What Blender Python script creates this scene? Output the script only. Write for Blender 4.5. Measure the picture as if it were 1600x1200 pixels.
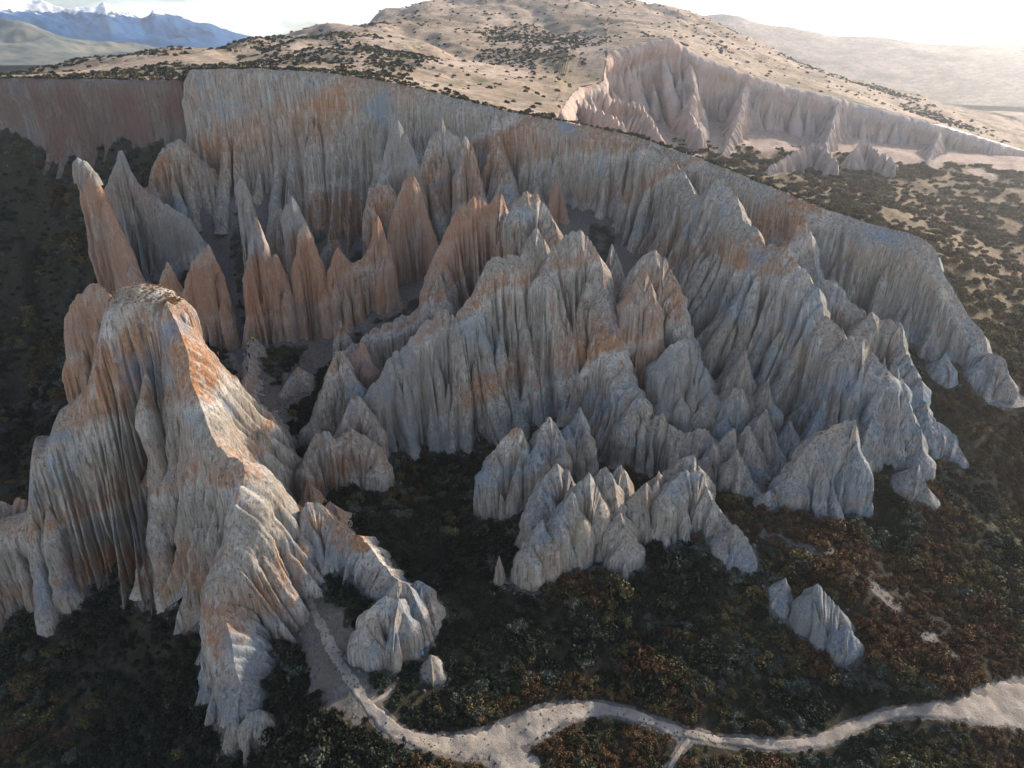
import bpy, bmesh, math, random
import numpy as np
from mathutils import Vector, Matrix

S = bpy.context.scene
C = S.collection
for o in list(bpy.data.objects):
    bpy.data.objects.remove(o)
random.seed(7)
RNG = np.random.default_rng(11)

# ------------------------------------------------------------------ camera, sky, sun, exposure
FPX, PITCH, CAMZ = 1081.0, math.radians(26.1), 100.0
cam_d = bpy.data.cameras.new('camera')
cam = bpy.data.objects.new('camera', cam_d)
C.objects.link(cam)
cam.location = (0, 0, CAMZ)
cam.rotation_euler = (math.pi / 2 - PITCH, 0, 0)
cam_d.sensor_width = 36.0
cam_d.lens = 36.0 * FPX / 1600.0
cam_d.clip_start = 0.5
cam_d.clip_end = 60000
S.camera = cam

SUN_AZ, SUN_EL = math.radians(55), math.radians(24)      # azimuth measured from +Y towards +X
W = bpy.data.worlds.new('World')
S.world = W
W.use_nodes = True
nt = W.node_tree
nt.nodes.clear()
out = nt.nodes.new('ShaderNodeOutputWorld')
bg = nt.nodes.new('ShaderNodeBackground')
sky = nt.nodes.new('ShaderNodeTexSky')
sky.sky_type = 'NISHITA'
sky.sun_disc = False
sky.sun_elevation = SUN_EL
sky.sun_rotation = SUN_AZ
sky.altitude = 600
sky.air_density = 1.0
sky.dust_density = 1.5
sky.ozone_density = 2.0
tc = nt.nodes.new('ShaderNodeTexCoord')
mp = nt.nodes.new('ShaderNodeMapping')
mp.inputs['Scale'].default_value = (3.0, 3.0, 16.0)
nz = nt.nodes.new('ShaderNodeTexNoise')
nz.inputs['Scale'].default_value = 1.6
nz.inputs['Detail'].default_value = 7
nz.inputs['Roughness'].default_value = 0.58
rp = nt.nodes.new('ShaderNodeValToRGB')
rp.color_ramp.elements[0].position = 0.36
rp.color_ramp.elements[1].position = 0.56
mx = nt.nodes.new('ShaderNodeMix')
mx.data_type = 'RGBA'
mx.inputs[7].default_value = (9.0, 9.2, 9.5, 1)
nt.links.new(tc.outputs['Generated'], mp.inputs[0])
nt.links.new(mp.outputs[0], nz.inputs['Vector'])
nt.links.new(nz.outputs['Fac'], rp.inputs[0])
sc_ = nt.nodes.new('ShaderNodeMath'); sc_.operation = 'MULTIPLY'; sc_.inputs[1].default_value = 0.85
nt.links.new(rp.outputs[0], sc_.inputs[0])
sx_ = nt.nodes.new('ShaderNodeSeparateXYZ'); nt.links.new(tc.outputs['Generated'], sx_.inputs[0])
mr_ = nt.nodes.new('ShaderNodeMapRange'); mr_.inputs[1].default_value = .10; mr_.inputs[2].default_value = .35
mr_.inputs[3].default_value = 1.0; mr_.inputs[4].default_value = .05
nt.links.new(sx_.outputs[2], mr_.inputs[0])
s2_ = nt.nodes.new('ShaderNodeMath'); s2_.operation = 'MULTIPLY'
nt.links.new(sc_.outputs[0], s2_.inputs[0]); nt.links.new(mr_.outputs[0], s2_.inputs[1])
nt.links.new(s2_.outputs[0], mx.inputs[0])
nt.links.new(sky.outputs[0], mx.inputs[6])
# thin cloud is brighter towards the sun
vd_ = nt.nodes.new('ShaderNodeVectorMath'); vd_.operation = 'DOT_PRODUCT'
vn_ = nt.nodes.new('ShaderNodeVectorMath'); vn_.operation = 'NORMALIZE'
nt.links.new(tc.outputs['Generated'], vn_.inputs[0]); nt.links.new(vn_.outputs[0], vd_.inputs[0])
vd_.inputs[1].default_value = (math.sin(SUN_AZ) * math.cos(SUN_EL), math.cos(SUN_AZ) * math.cos(SUN_EL), math.sin(SUN_EL))
pw_ = nt.nodes.new('ShaderNodeMath'); pw_.operation = 'POWER'; pw_.inputs[1].default_value = 5.0
mm_ = nt.nodes.new('ShaderNodeMath'); mm_.operation = 'MAXIMUM'; mm_.inputs[1].default_value = 0.0
nt.links.new(vd_.outputs['Value'], mm_.inputs[0]); nt.links.new(mm_.outputs[0], pw_.inputs[0])
ga_ = nt.nodes.new('ShaderNodeMath'); ga_.operation = 'MULTIPLY_ADD'; ga_.inputs[1].default_value = 3.0; ga_.inputs[2].default_value = 1.0
nt.links.new(pw_.outputs[0], ga_.inputs[0])
cm_ = nt.nodes.new('ShaderNodeVectorMath'); cm_.operation = 'SCALE'
cm_.inputs[0].default_value = (11.0, 11.3, 11.8); nt.links.new(ga_.outputs[0], cm_.inputs['Scale'])
nt.links.new(cm_.outputs[0], mx.inputs[7])
nt.links.new(mx.outputs[2], bg.inputs['Color'])
bg.inputs['Strength'].default_value = 0.125
nt.links.new(bg.outputs[0], out.inputs['Surface'])

sun_d = bpy.data.lights.new('sun', 'SUN')
sun_d.energy = 5.0
sun_d.angle = math.radians(1.5)
sun_d.color = (1.0, 0.86, 0.72)
sun = bpy.data.objects.new('sun', sun_d)
C.objects.link(sun)
sdir = Vector((math.sin(SUN_AZ) * math.cos(SUN_EL), math.cos(SUN_AZ) * math.cos(SUN_EL), math.sin(SUN_EL)))
sun.rotation_euler = sdir.to_track_quat('Z', 'Y').to_euler()
sun.location = (0, 0, 400)
S.view_settings.view_transform = 'Standard'
S.view_settings.look = 'None'
S.view_settings.exposure = 0.85
S.view_settings.gamma = 1.0
S.view_settings.use_curve_mapping = False
S.cycles.max_bounces = 5
S.cycles.diffuse_bounces = 2
S.cycles.glossy_bounces = 1
S.cycles.transmission_bounces = 2
S.cycles.volume_bounces = 0
S.cycles.use_denoising = True

HAZE_DENSITY = 0.00026

# ------------------------------------------------------------------ helpers
SP, CP = math.sin(PITCH), math.cos(PITCH)
def ray(px, py):
    x = (px - 800) / FPX
    u = (600 - py) / FPX
    return x, CP + u * SP, -SP + u * CP
def PY(px, py, Y):
    x, y, z = ray(px, py)
    t = Y / y
    return np.array([x * t, Y, CAMZ + z * t])
def PZ(px, py, z0):
    x, y, z = ray(px, py)
    t = (z0 - CAMZ) / z
    return np.array([x * t, y * t, z0])

def _h(i, j, k, s):
    n = (i.astype(np.int64) * 374761393 + j.astype(np.int64) * 668265263 + k.astype(np.int64) * 2147483647 + s * 974711) & 0xffffffff
    n = ((n ^ (n >> 13)) * 1274126177) & 0xffffffff
    n = (n ^ (n >> 16))
    n = (n * 2246822519) & 0xffffffff
    return ((n ^ (n >> 15)) & 0xffffff) / float(0xffffff)
def noise(x, y=0.0, z=0.0, s=0):
    x, y, z = np.broadcast_arrays(np.asarray(x, float), np.asarray(y, float), np.asarray(z, float))
    i, j, k = np.floor(x), np.floor(y), np.floor(z)
    u, v, w = x - i, y - j, z - k
    u = u * u * (3 - 2 * u); v = v * v * (3 - 2 * v); w = w * w * (3 - 2 * w)
    r = 0
    for a in (0, 1):
        for b in (0, 1):
            for c in (0, 1):
                r = r + _h(i + a, j + b, k + c, s) * (u if a else 1 - u) * (v if b else 1 - v) * (w if c else 1 - w)
    return r * 2 - 1
def fbm(x, y=0.0, z=0.0, s=0, o=4):
    r, a, f = 0, 1.0, 1.0
    for q in range(o):
        r = r + a * noise(np.asarray(x) * f, np.asarray(y) * f, np.asarray(z) * f, s + q)
        a *= 0.5; f *= 2.03
    return r
def sst(a, b, x):
    t = np.clip((x - a) / (b - a), 0, 1)
    return t * t * (3 - 2 * t)

class RBF:
    def __init__(self, P, lam=0.02):
        P = np.array(P, float)
        self.p = P[:, :2] / 100.0
        n = len(P)
        K = self.k(np.linalg.norm(self.p[:, None] - self.p[None], axis=2)) + np.eye(n) * lam
        A = np.zeros((n + 3, n + 3))
        A[:n, :n] = K; A[:n, n] = 1; A[:n, n + 1:] = self.p
        A[n, :n] = 1; A[n + 1:, :n] = self.p.T
        b = np.zeros(n + 3); b[:n] = P[:, 2]
        self.w = np.linalg.solve(A, b)
    @staticmethod
    def k(r):
        return r                      # biharmonic-like linear kernel: no overshoot
    def __call__(self, x, y):
        sh = np.shape(x)
        x = np.ravel(x) / 100.0; y = np.ravel(y) / 100.0
        out = np.empty(len(x))
        for a in range(0, len(x), 40000):
            xx, yy = x[a:a + 40000], y[a:a + 40000]
            r = np.sqrt((xx[:, None] - self.p[None, :, 0]) ** 2 + (yy[:, None] - self.p[None, :, 1]) ** 2 + 0.0016)
            out[a:a + 40000] = r @ self.w[:-3] + self.w[-3] + xx * self.w[-2] + yy * self.w[-1]
        return out.reshape(sh)

def mesh_np(name, V, F, mat, smooth=True, parent=None):
    V = np.asarray(V, np.float32); F = np.asarray(F, np.int32)
    me = bpy.data.meshes.new(name)
    k = F.shape[1]
    me.vertices.add(len(V)); me.vertices.foreach_set('co', V.ravel())
    me.loops.add(F.size); me.loops.foreach_set('vertex_index', F.ravel())
    me.polygons.add(len(F))
    me.polygons.foreach_set('loop_start', np.arange(0, F.size, k, dtype=np.int32))
    me.update(calc_edges=True)
    me.polygons.foreach_set('use_smooth', np.full(len(F), smooth))
    if mat: me.materials.append(mat)
    me.update()
    o = bpy.data.objects.new(name, me)
    C.objects.link(o)
    if parent: o.parent = parent
    return o
def grid_faces(nu, nv, wrap=False):
    i = np.arange(nu if wrap else nu - 1)[:, None]
    j = np.arange(nv - 1)[None, :]
    i2 = (i + 1) % nu
    return np.stack([i * nv + j, i2 * nv + j, i2 * nv + j + 1, i * nv + j + 1], -1).reshape(-1, 4)
def tag(o, label=None, cat=None, group=None, kind=None):
    if label: o['label'] = label
    if cat: o['category'] = cat
    if group: o['group'] = group
    if kind: o['kind'] = kind
    return o
def attr(o, name, vals):
    a = o.data.attributes.new(name, 'FLOAT', 'POINT')
    a.data.foreach_set('value', np.asarray(vals, np.float32).ravel())

# ------------------------------------------------------------------ materials
class NT:
    def __init__(self, name):
        self.m = bpy.data.materials.new(name); self.m.use_nodes = True
        self.t = self.m.node_tree
        self.b = self.t.nodes['Principled BSDF']
        self.b.inputs['Roughness'].default_value = 0.95
        self.b.inputs['Specular IOR Level'].default_value = 0.15
    def n(self, typ, **kw):
        x = self.t.nodes.new(typ)
        for k, v in kw.items(): setattr(x, k, v)
        return x
    def l(self, a, b): self.t.links.new(a, b)
    def pos(self, scale=(1, 1, 1)):
        g = self.n('ShaderNodeNewGeometry'); m = self.n('ShaderNodeMapping')
        m.inputs['Scale'].default_value = scale
        self.l(g.outputs['Position'], m.inputs[0]); return m.outputs[0]
    def noise(self, scale=1, vec=None, detail=5, rough=.55, sc=(1, 1, 1)):
        x = self.n('ShaderNodeTexNoise'); x.inputs['Scale'].default_value = scale
        x.inputs['Detail'].default_value = detail; x.inputs['Roughness'].default_value = rough
        self.l(vec or self.pos(sc), x.inputs['Vector']); return x.outputs['Fac']
    def ramp(self, fac, stops, mode='LINEAR'):
        r = self.n('ShaderNodeValToRGB'); e = r.color_ramp.elements
        r.color_ramp.interpolation = mode
        while len(e) < len(stops): e.new(0.5)
        for q, (p, c) in enumerate(stops):
            e[q].position = p
            e[q].color = (c, c, c, 1) if isinstance(c, (int, float)) else (*c, 1)
        self.l(fac, r.inputs[0]); return r.outputs[0]
    def math(self, op, a, b=None, clamp=False):
        x = self.n('ShaderNodeMath', operation=op, use_clamp=clamp)
        for q, v in enumerate((a, b)):
            if v is None: continue
            if isinstance(v, (int, float)): x.inputs[q].default_value = v
            else: self.l(v, x.inputs[q])
        return x.outputs[0]
    def mix(self, f, a, b, blend='MIX'):
        x = self.n('ShaderNodeMix', data_type='RGBA', blend_type=blend)
        for q, v in ((0, f), (6, a), (7, b)):
            if isinstance(v, (int, float)): x.inputs[q].default_value = v
            elif isinstance(v, tuple): x.inputs[q].default_value = (*v, 1)
            else: self.l(v, x.inputs[q])
        return x.outputs[2]
    def bump(self, h, strength=.5, dist=.2, nrm=None):
        x = self.n('ShaderNodeBump'); x.inputs['Strength'].default_value = strength
        x.inputs['Distance'].default_value = dist
        self.l(h, x.inputs['Height'])
        if nrm: self.l(nrm, x.inputs['Normal'])
        return x.outputs[0]
    def done(self, col, nrm=None):
        if isinstance(col, tuple): self.b.inputs['Base Color'].default_value = (*col, 1)
        else: self.l(col, self.b.inputs['Base Color'])
        if nrm: self.l(nrm, self.b.inputs['Normal'])
        return self.m

STX, STY = 0.40, 0.0            # dip of the bedding planes
OR, OR2 = (.52, .225, .085), (.40, .185, .085)
GR, BU, WH, BL = (.36, .325, .27), (.42, .335, .25), (.66, .61, .54), (.21, .29, .36)
def clay_material(name='banded clay', dark=1.0, tint=None, amt=0.0, washmax=.72):
    k = NT(name)
    g = k.n('ShaderNodeNewGeometry'); sp = k.n('ShaderNodeSeparateXYZ')
    k.l(g.outputs['Position'], sp.inputs[0])
    h = k.math('SUBTRACT', sp.outputs[2], k.math('MULTIPLY', sp.outputs[0], STX))
    n1 = k.noise(.03, detail=4)
    n2 = k.noise(.5, sc=(1, 1, .25), detail=5)
    h = k.math('ADD', h, k.math('MULTIPLY', k.math('SUBTRACT', n1, .5), 26.0))
    h = k.math('ADD', h, k.math('MULTIPLY', k.math('SUBTRACT', n2, .5), 6.0))
    f = k.math('DIVIDE', k.math('ADD', h, 30.0), 180.0)
    L = [(-30, BL), (-6, BL), (4, GR), (12, BU), (16, BL), (21, GR), (23.5, WH), (25, WH), (26, OR), (31, OR2), (36, GR), (43, GR),
         (46, WH), (47, OR), (51, BU), (56, GR), (60, WH), (62, OR2), (68, OR), (76, OR2), (79, WH), (82, GR), (92, GR),
         (97, BU), (104, OR2), (112, OR), (118, GR), (126, BU), (150, GR)]
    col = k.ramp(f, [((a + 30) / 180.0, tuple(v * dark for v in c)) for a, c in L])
    # big patches that wash the bands out
    wash = k.ramp(k.noise(.045, detail=6, rough=.65, sc=(1, 1, .6)), [(.38, 0.0), (.60, washmax)])
    col = k.mix(wash, col, tuple(v * dark for v in GR))
    # thin secondary laminae
    lam = k.noise(1.0, vec=None, sc=(.03, .03, 1.3), detail=4)
    col = k.mix(k.ramp(lam, [(.47, 0.0), (.56, .55), (.62, .1)]), col, tuple(v * dark for v in BU))
    # vertical wash streaks, pale and dark
    st = k.noise(1.0, sc=(1.1, 1.1, .07), detail=6, rough=.6)
    col = k.mix(k.ramp(st, [(.48, 0.0), (.66, .75)]), col, tuple(v * dark for v in (.58, .54, .47)))
    st2 = k.noise(1.0, sc=(.55, .55, .05), detail=6, rough=.65)
    col = k.mix(k.ramp(st2, [(.52, 0.0), (.75, .75)]), col, tuple(v * dark for v in (.38, .19, .10)))
    st3 = k.noise(1.0, sc=(2.3, 2.3, .16), detail=5, rough=.6)
    col = k.mix(k.ramp(st3, [(.50, 0.0), (.66, .75)]), col, tuple(v * dark for v in (.10, .09, .08)))
    # blue clay patches, partly the blue of shade put into the colour
    bp = k.noise(.09, detail=5, rough=.6)
    col = k.mix(k.ramp(bp, [(.55, 0.0), (.70, .62)]), col, tuple(v * dark for v in (.21, .30, .38)))
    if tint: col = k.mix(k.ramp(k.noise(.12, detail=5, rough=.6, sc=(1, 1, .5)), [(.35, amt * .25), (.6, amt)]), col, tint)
    # gravel speckle
    spk = k.noise(4.5, detail=5, rough=.85)
    col = k.mix(.8, col, k.ramp(spk, [(.3, .45), (.7, 1.5)]), 'MULTIPLY')
    b0 = k.bump(k.noise(1.0, sc=(.9, .9, .05), detail=4, rough=.5), .5, 1.6)
    b1 = k.bump(k.noise(1.0, sc=(2.2, 2.2, .22), detail=6, rough=.7), .8, .7, b0)
    b1 = k.bump(k.noise(1.0, sc=(.12, .12, 2.2), detail=5, rough=.65), .55, .5, b1)
    b2 = k.bump(k.noise(3.4, detail=7, rough=.75), .8, .3, b1)
    return k.done(col, b2)
M_clay = clay_material()
M_orange = clay_material('orange clay', tint=(.42, .215, .12), amt=.72)
M_pink_glare = clay_material('pink clay paled for glare', tint=(.68, .50, .41), amt=.75)  # pink clay of the second cliff, paled so its colour carries sunlight and glare
M_red_shade = clay_material('red clay darkened for shade', dark=.62, tint=(.17, .085, .06), amt=.7)  # reddish clay, with the shade of the left wall put into its colour
M_grey = clay_material('grey clay', tint=(.29, .285, .265), amt=.75)

def ground_material():
    k = NT('valley ground')
    a = k.n('ShaderNodeAttribute', attribute_name='scrub'); sc = a.outputs['Fac']
    n = k.noise(.25, detail=6)
    gravel = k.ramp(k.noise(1.6, detail=6, rough=.7), [(.3, (.08, .077, .074)), (.55, (.16, .15, .135)), (.75, (.29, .265, .23))])
    gravel = k.mix(k.ramp(n, [(.4, 0.0), (.7, .6)]), gravel, (.19, .13, .085))
    under = k.ramp(k.noise(.9, detail=6, rough=.7), [(.3, (.018, .020, .014)), (.5, (.036, .032, .020)), (.68, (.065, .05, .03)), (.8, (.11, .08, .05))])
    dr = k.n('ShaderNodeAttribute', attribute_name='dry').outputs['Fac']
    golden = k.ramp(k.noise(.7, detail=7, rough=.75), [(.3, (.06, .048, .028)), (.5, (.17, .125, .07)), (.7, (.30, .22, .14))])
    under = k.mix(dr, under, golden)
    gravel = k.mix(k.math('MULTIPLY', dr, .75), gravel, k.ramp(k.noise(.5, detail=7, rough=.75), [(.3, (.22, .15, .11)), (.5, (.48, .35, .27)), (.7, (.62, .50, .41))]))
    f = k.math('ADD', sc, k.math('MULTIPLY', k.math('SUBTRACT', n, .5), .9))
    col = k.mix(k.ramp(f, [(.38, 0.0), (.58, 1.0)]), gravel, under)
    nb = k.bump(k.noise(1.3, detail=8, rough=.72), .9, .5)
    return k.done(col, nb)
def hill_material():
    k = NT('tussock hill')
    n = k.noise(.02, detail=7, rough=.62)
    col = k.ramp(n, [(.32, (.20, .16, .10)), (.45, (.42, .31, .22)), (.6, (.60, .45, .34)), (.75, (.46, .36, .26))])
    col = k.mix(k.ramp(k.noise(.4, detail=6, rough=.75), [(.45, 0.0), (.7, .65)]), col, (.10, .095, .05))
    col = k.mix(.7, col, k.ramp(k.noise(2.5, detail=4, rough=.8), [(.3, .55), (.7, 1.35)]), 'MULTIPLY')
    return k.done(k.mix(k.ramp(k.noise(.09, detail=8, rough=.8), [(.48, 0.0), (.60, .8)]), col, (.13, .115, .065)), k.bump(k.noise(.9, detail=8, rough=.75), 1.0, .7))
def path_material():
    k = NT('pale dirt')
    col = k.ramp(k.noise(.35, detail=7, rough=.65), [(.3, (.21, .18, .145)), (.5, (.31, .265, .215)), (.7, (.42, .36, .295))])
    col = k.mix(.6, col, k.ramp(k.noise(4.0, detail=5, rough=.8), [(.35, .6), (.6, 1.15)]), 'MULTIPLY')
    return k.done(col, k.bump(k.noise(2.5, detail=8, rough=.7), .8, .2))
def leaf_material(name, c1, c2, c3):
    k = NT(name)
    oi = k.n('ShaderNodeObjectInfo')
    a = k.n('ShaderNodeAttribute', attribute_name='leafv')
    col = k.ramp(a.outputs['Fac'], [(0, c1), (.55, c2), (1, c3)])
    col = k.mix(k.ramp(k.noise(.05, detail=3), [(.4, 0.0), (.7, .5)]), col, k.mix(.5, col, (.10, .06, .03)))
    col = k.mix(1.0, col, k.ramp(oi.outputs['Random'], [(0, .55), (.5, .95), (1, 1.45)]), 'MULTIPLY')
    k.b.inputs['Roughness'].default_value = .8
    m = k.done(col)
    return m
M_dry = leaf_material('dry orange grass', (.16, .08, .03), (.40, .21, .09), (.55, .36, .18))
M_leaf = [leaf_material('dark evergreen leaves', (.012, .020, .014), (.022, .034, .020), (.045, .06, .03)),
          leaf_material('olive leaves', (.030, .033, .015), (.10, .083, .034), (.21, .165, .07)),
          leaf_material('russet twigs', (.045, .026, .013), (.115, .064, .030), (.20, .115, .055)),
          leaf_material('grey green leaves', (.035, .045, .036), (.08, .095, .07), (.14, .15, .11))]

# ------------------------------------------------------------------ ground heights
A_pts = []
def a(px, py, z=None, Y=None):
    A_pts.append(PZ(px, py, z) if Y is None else PY(px, py, Y))
for q in [(631, 1150, 0), (850, 1130, 0), (930, 1100, 0), (1100, 1150, 0), (1250, 1165, 0), (1400, 1110, 1), (1600, 1110, 2), (1590, 1190, 0),
          (800, 1190, -1), (1200, 1190, -1), (150, 1190, -24), (0, 1190, -28), (0, 1050, -22), (60, 930, -14), (200, 1000, -13), (290, 1030, -12),
          (310, 1170, -13), (400, 1190, -10), (480, 1150, 0), (520, 1060, 2), (560, 1120, 1), (450, 850, 8), (430, 720, 12), (460, 640, 16),
          (480, 560, 20), (650, 720, 9), (700, 820, 7), (780, 870, 7), (750, 950, 4), (700, 1060, 2), (860, 910, 8), (1000, 900, 8),
          (1160, 905, 8), (1000, 1000, 3), (1300, 800, 13), (1450, 765, 12), (1500, 710, 15), (1500, 1000, 3), (1590, 900, 4), (1400, 900, 6),
          (1250, 850, 13), (1150, 790, 14), (1350, 930, 9), (1450, 1030, 4), (1280, 1010, 3), (1180, 1000, 3), (1120, 690, 14), (900, 730, 12),
          (1240, 700, 14), (1590, 700, 14), (1500, 640, 22), (1440, 545, 30), (1590, 600, 24), (1400, 1000, 4), (590, 770, 10), (580, 1060, 2), (540, 980, 4), (860, 640, 18), (1350, 730, 14), (1590, 800, 4)]:
    a(*q)
for q in [(0, 500, 225), (50, 450, 235), (0, 650, 190), (0, 200, 262), (0, 300, 255), (100, 400, 238), (200, 205, 258), (280, 215, 256), (-100, 300, 255),
          (520, 400, 228), (390, 275, 243), (360, 400, 222), (350, 500, 203), (540, 520, 183), (750, 330, 222), (900, 350, 208), (1000, 430, 190),
          (1320, 520, 166), (1510, 420, 205), (1400, 330, 265), (1590, 420, 245), (1220, 275, 330),
          (1590, 300, 335), (1000, 240, 355), (1300, 300, 300), (600, 400, 222), (200, 400, 228), (100, 520, 212), (380, 560, 172), (250, 520, 190)]:
    a(q[0], q[1], None, q[2])
A_pts += [np.array(p, float) for p in [(0, 0, -4), (0, 30, -3), (80, 30, -3), (-90, 40, -30), (160, 60, 0), (230, 160, 15), (-200, 120, -25), (-160, 200, -5),
          (-240, 240, 40), (300, 300, 35), (330, 420, 40), (0, 320, 62), (60, 300, 50), (20, 380, 66), (-20, 350, 70), (300, 60, 0), (-200, 40, -30), (0, -60, -4)]]
zA_ = RBF(A_pts)
def zA(x, y):
    x = np.asarray(x, float); y = np.asarray(y, float)
    lf = sst(-45, -75, x) * sst(140, 165, y)
    return zA_(x, y) + fbm(x / 14, y / 14, s=3, o=5) * 1.1 + lf * (4.5 * np.abs(fbm(x / 16 + y / 40, y / 30, s=13, o=4)) - 2.0)

RIM = [(-700, 118, 330), (-350, 118, 300), (-150, 120, 276), (0, 122, 266), (100, 123, 262), (200, 124, 258), (285, 126, 254), (300, 108, 248), (400, 107, 246), (500, 112, 244),
       (620, 130, 240), (700, 150, 237), (800, 175, 232), (870, 188, 227)]
RIMR = [(870, 188, 227), (900, 193, 225), (1000, 215, 217), (1100, 250, 208), (1200, 290, 197), (1300, 330, 187), (1400, 360, 178), (1445, 372, 173), (1462, 385, 171),
        (1472, 420, 168), (1490, 450, 166), (1510, 490, 163), (1535, 520, 160), (1540, 548, 158), (1560, 582, 155)]
RIM2 = [(876, 176, 262), (886, 156, 320), (905, 136, 372), (944, 128, 385), (938, 100, 402), (950, 82, 415), (1000, 66, 425), (1050, 58, 430), (1090, 84, 431),
        (1160, 112, 430), (1230, 135, 428), (1300, 150, 425), (1450, 190, 420), (1600, 235, 410), (1900, 300, 395), (2300, 400, 380)]
B_pts = [PY(*q) for q in RIM + RIM2]
for q in [(65, 120, 310), (140, 98, 340), (300, 89, 385), (400, 73, 430), (450, 59, 480), (520, 48, 520), (600, 23, 600), (700, 0, 700), (850, -30, 760),
          (1000, 3, 660), (1080, 22, 620), (1200, 88, 600), (1400, 150, 570), (1600, 195, 540), (420, 95, 330), (520, 95, 330), (650, 95, 380), (800, 100, 420),
          (700, 50, 520), (850, 60, 520), (950, 50, 500), (300, 100, 300), (-200, 118, 300), (1900, 270, 560)]:
    B_pts.append(PY(*q))
for q in [(0, 420, 40), (200, 480, 40), (400, 600, 45), (520, 720, 50), (650, 860, 70), (850, 1000, 80), (1100, 900, 60), (1350, 800, 30), (1600, 800, 20), (-300, 420, 40),
          (2000, 800, 10), (-300, 1100, 10), (400, 1100, 10), (800, 1400, 10), (1300, 1300, 8), (2000, 1200, 8)]:
    x, y, z = ray(q[0], 70)
    B_pts.append(np.array([x / y * q[1], q[1], q[2]]))
zB_ = RBF(B_pts)
def zB(x, y):
    d = np.hypot(x, y)
    rg = np.abs(fbm(x / 70, y / 70, s=35, o=4))
    return zB_(x, y) + (fbm(x / 40, y / 40, s=31, o=5) * 2.0 + 7.0 * np.minimum(rg, .5)) * sst(5, 130, d - Rb(np.degrees(np.arctan2(x, y))))
bound = np.array([PY(*q)[:2] for q in RIM + RIM2])
b_az = np.degrees(np.arctan2(bound[:, 0], bound[:, 1]))
b_az = np.maximum.accumulate(b_az + np.arange(len(b_az)) * 1e-4)
b_r = np.hypot(bound[:, 0], bound[:, 1])
def Rb(az): return np.interp(az, b_az, b_r)

# occupancy map of the clay masses, so that plants never grow out of their faces
GX0, GY0, GS, GNX, GNY = -260.0, 0.0, 0.5, 1240, 960
occ = np.full((GNX, GNY), -999.0, np.float32)
def occ_add(P):
    i = ((P[:, 0] - GX0) / GS).astype(int); j = ((P[:, 1] - GY0) / GS).astype(int)
    ok = (i >= 0) & (i < GNX) & (j >= 0) & (j < GNY)
    np.maximum.at(occ, (i[ok], j[ok]), P[ok, 2])
def occ_z(x, y):
    i = np.clip(((x - GX0) / GS).astype(int), 0, GNX - 1); j = np.clip(((y - GY0) / GS).astype(int), 0, GNY - 1)
    return occ[i, j]

# ------------------------------------------------------------------ clay masses
SEED = [100]
def smooth1(A, k):
    if k < 1: return A
    w = np.exp(-0.5 * (np.arange(-3 * k, 3 * k + 1) / k) ** 2); w /= w.sum()
    pad = np.concatenate([np.repeat(A[:1], 3 * k, 0), A, np.repeat(A[-1:], 3 * k, 0)])
    return np.stack([np.convolve(pad[:, c], w, 'valid') for c in range(A.shape[1])], 1)

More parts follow.
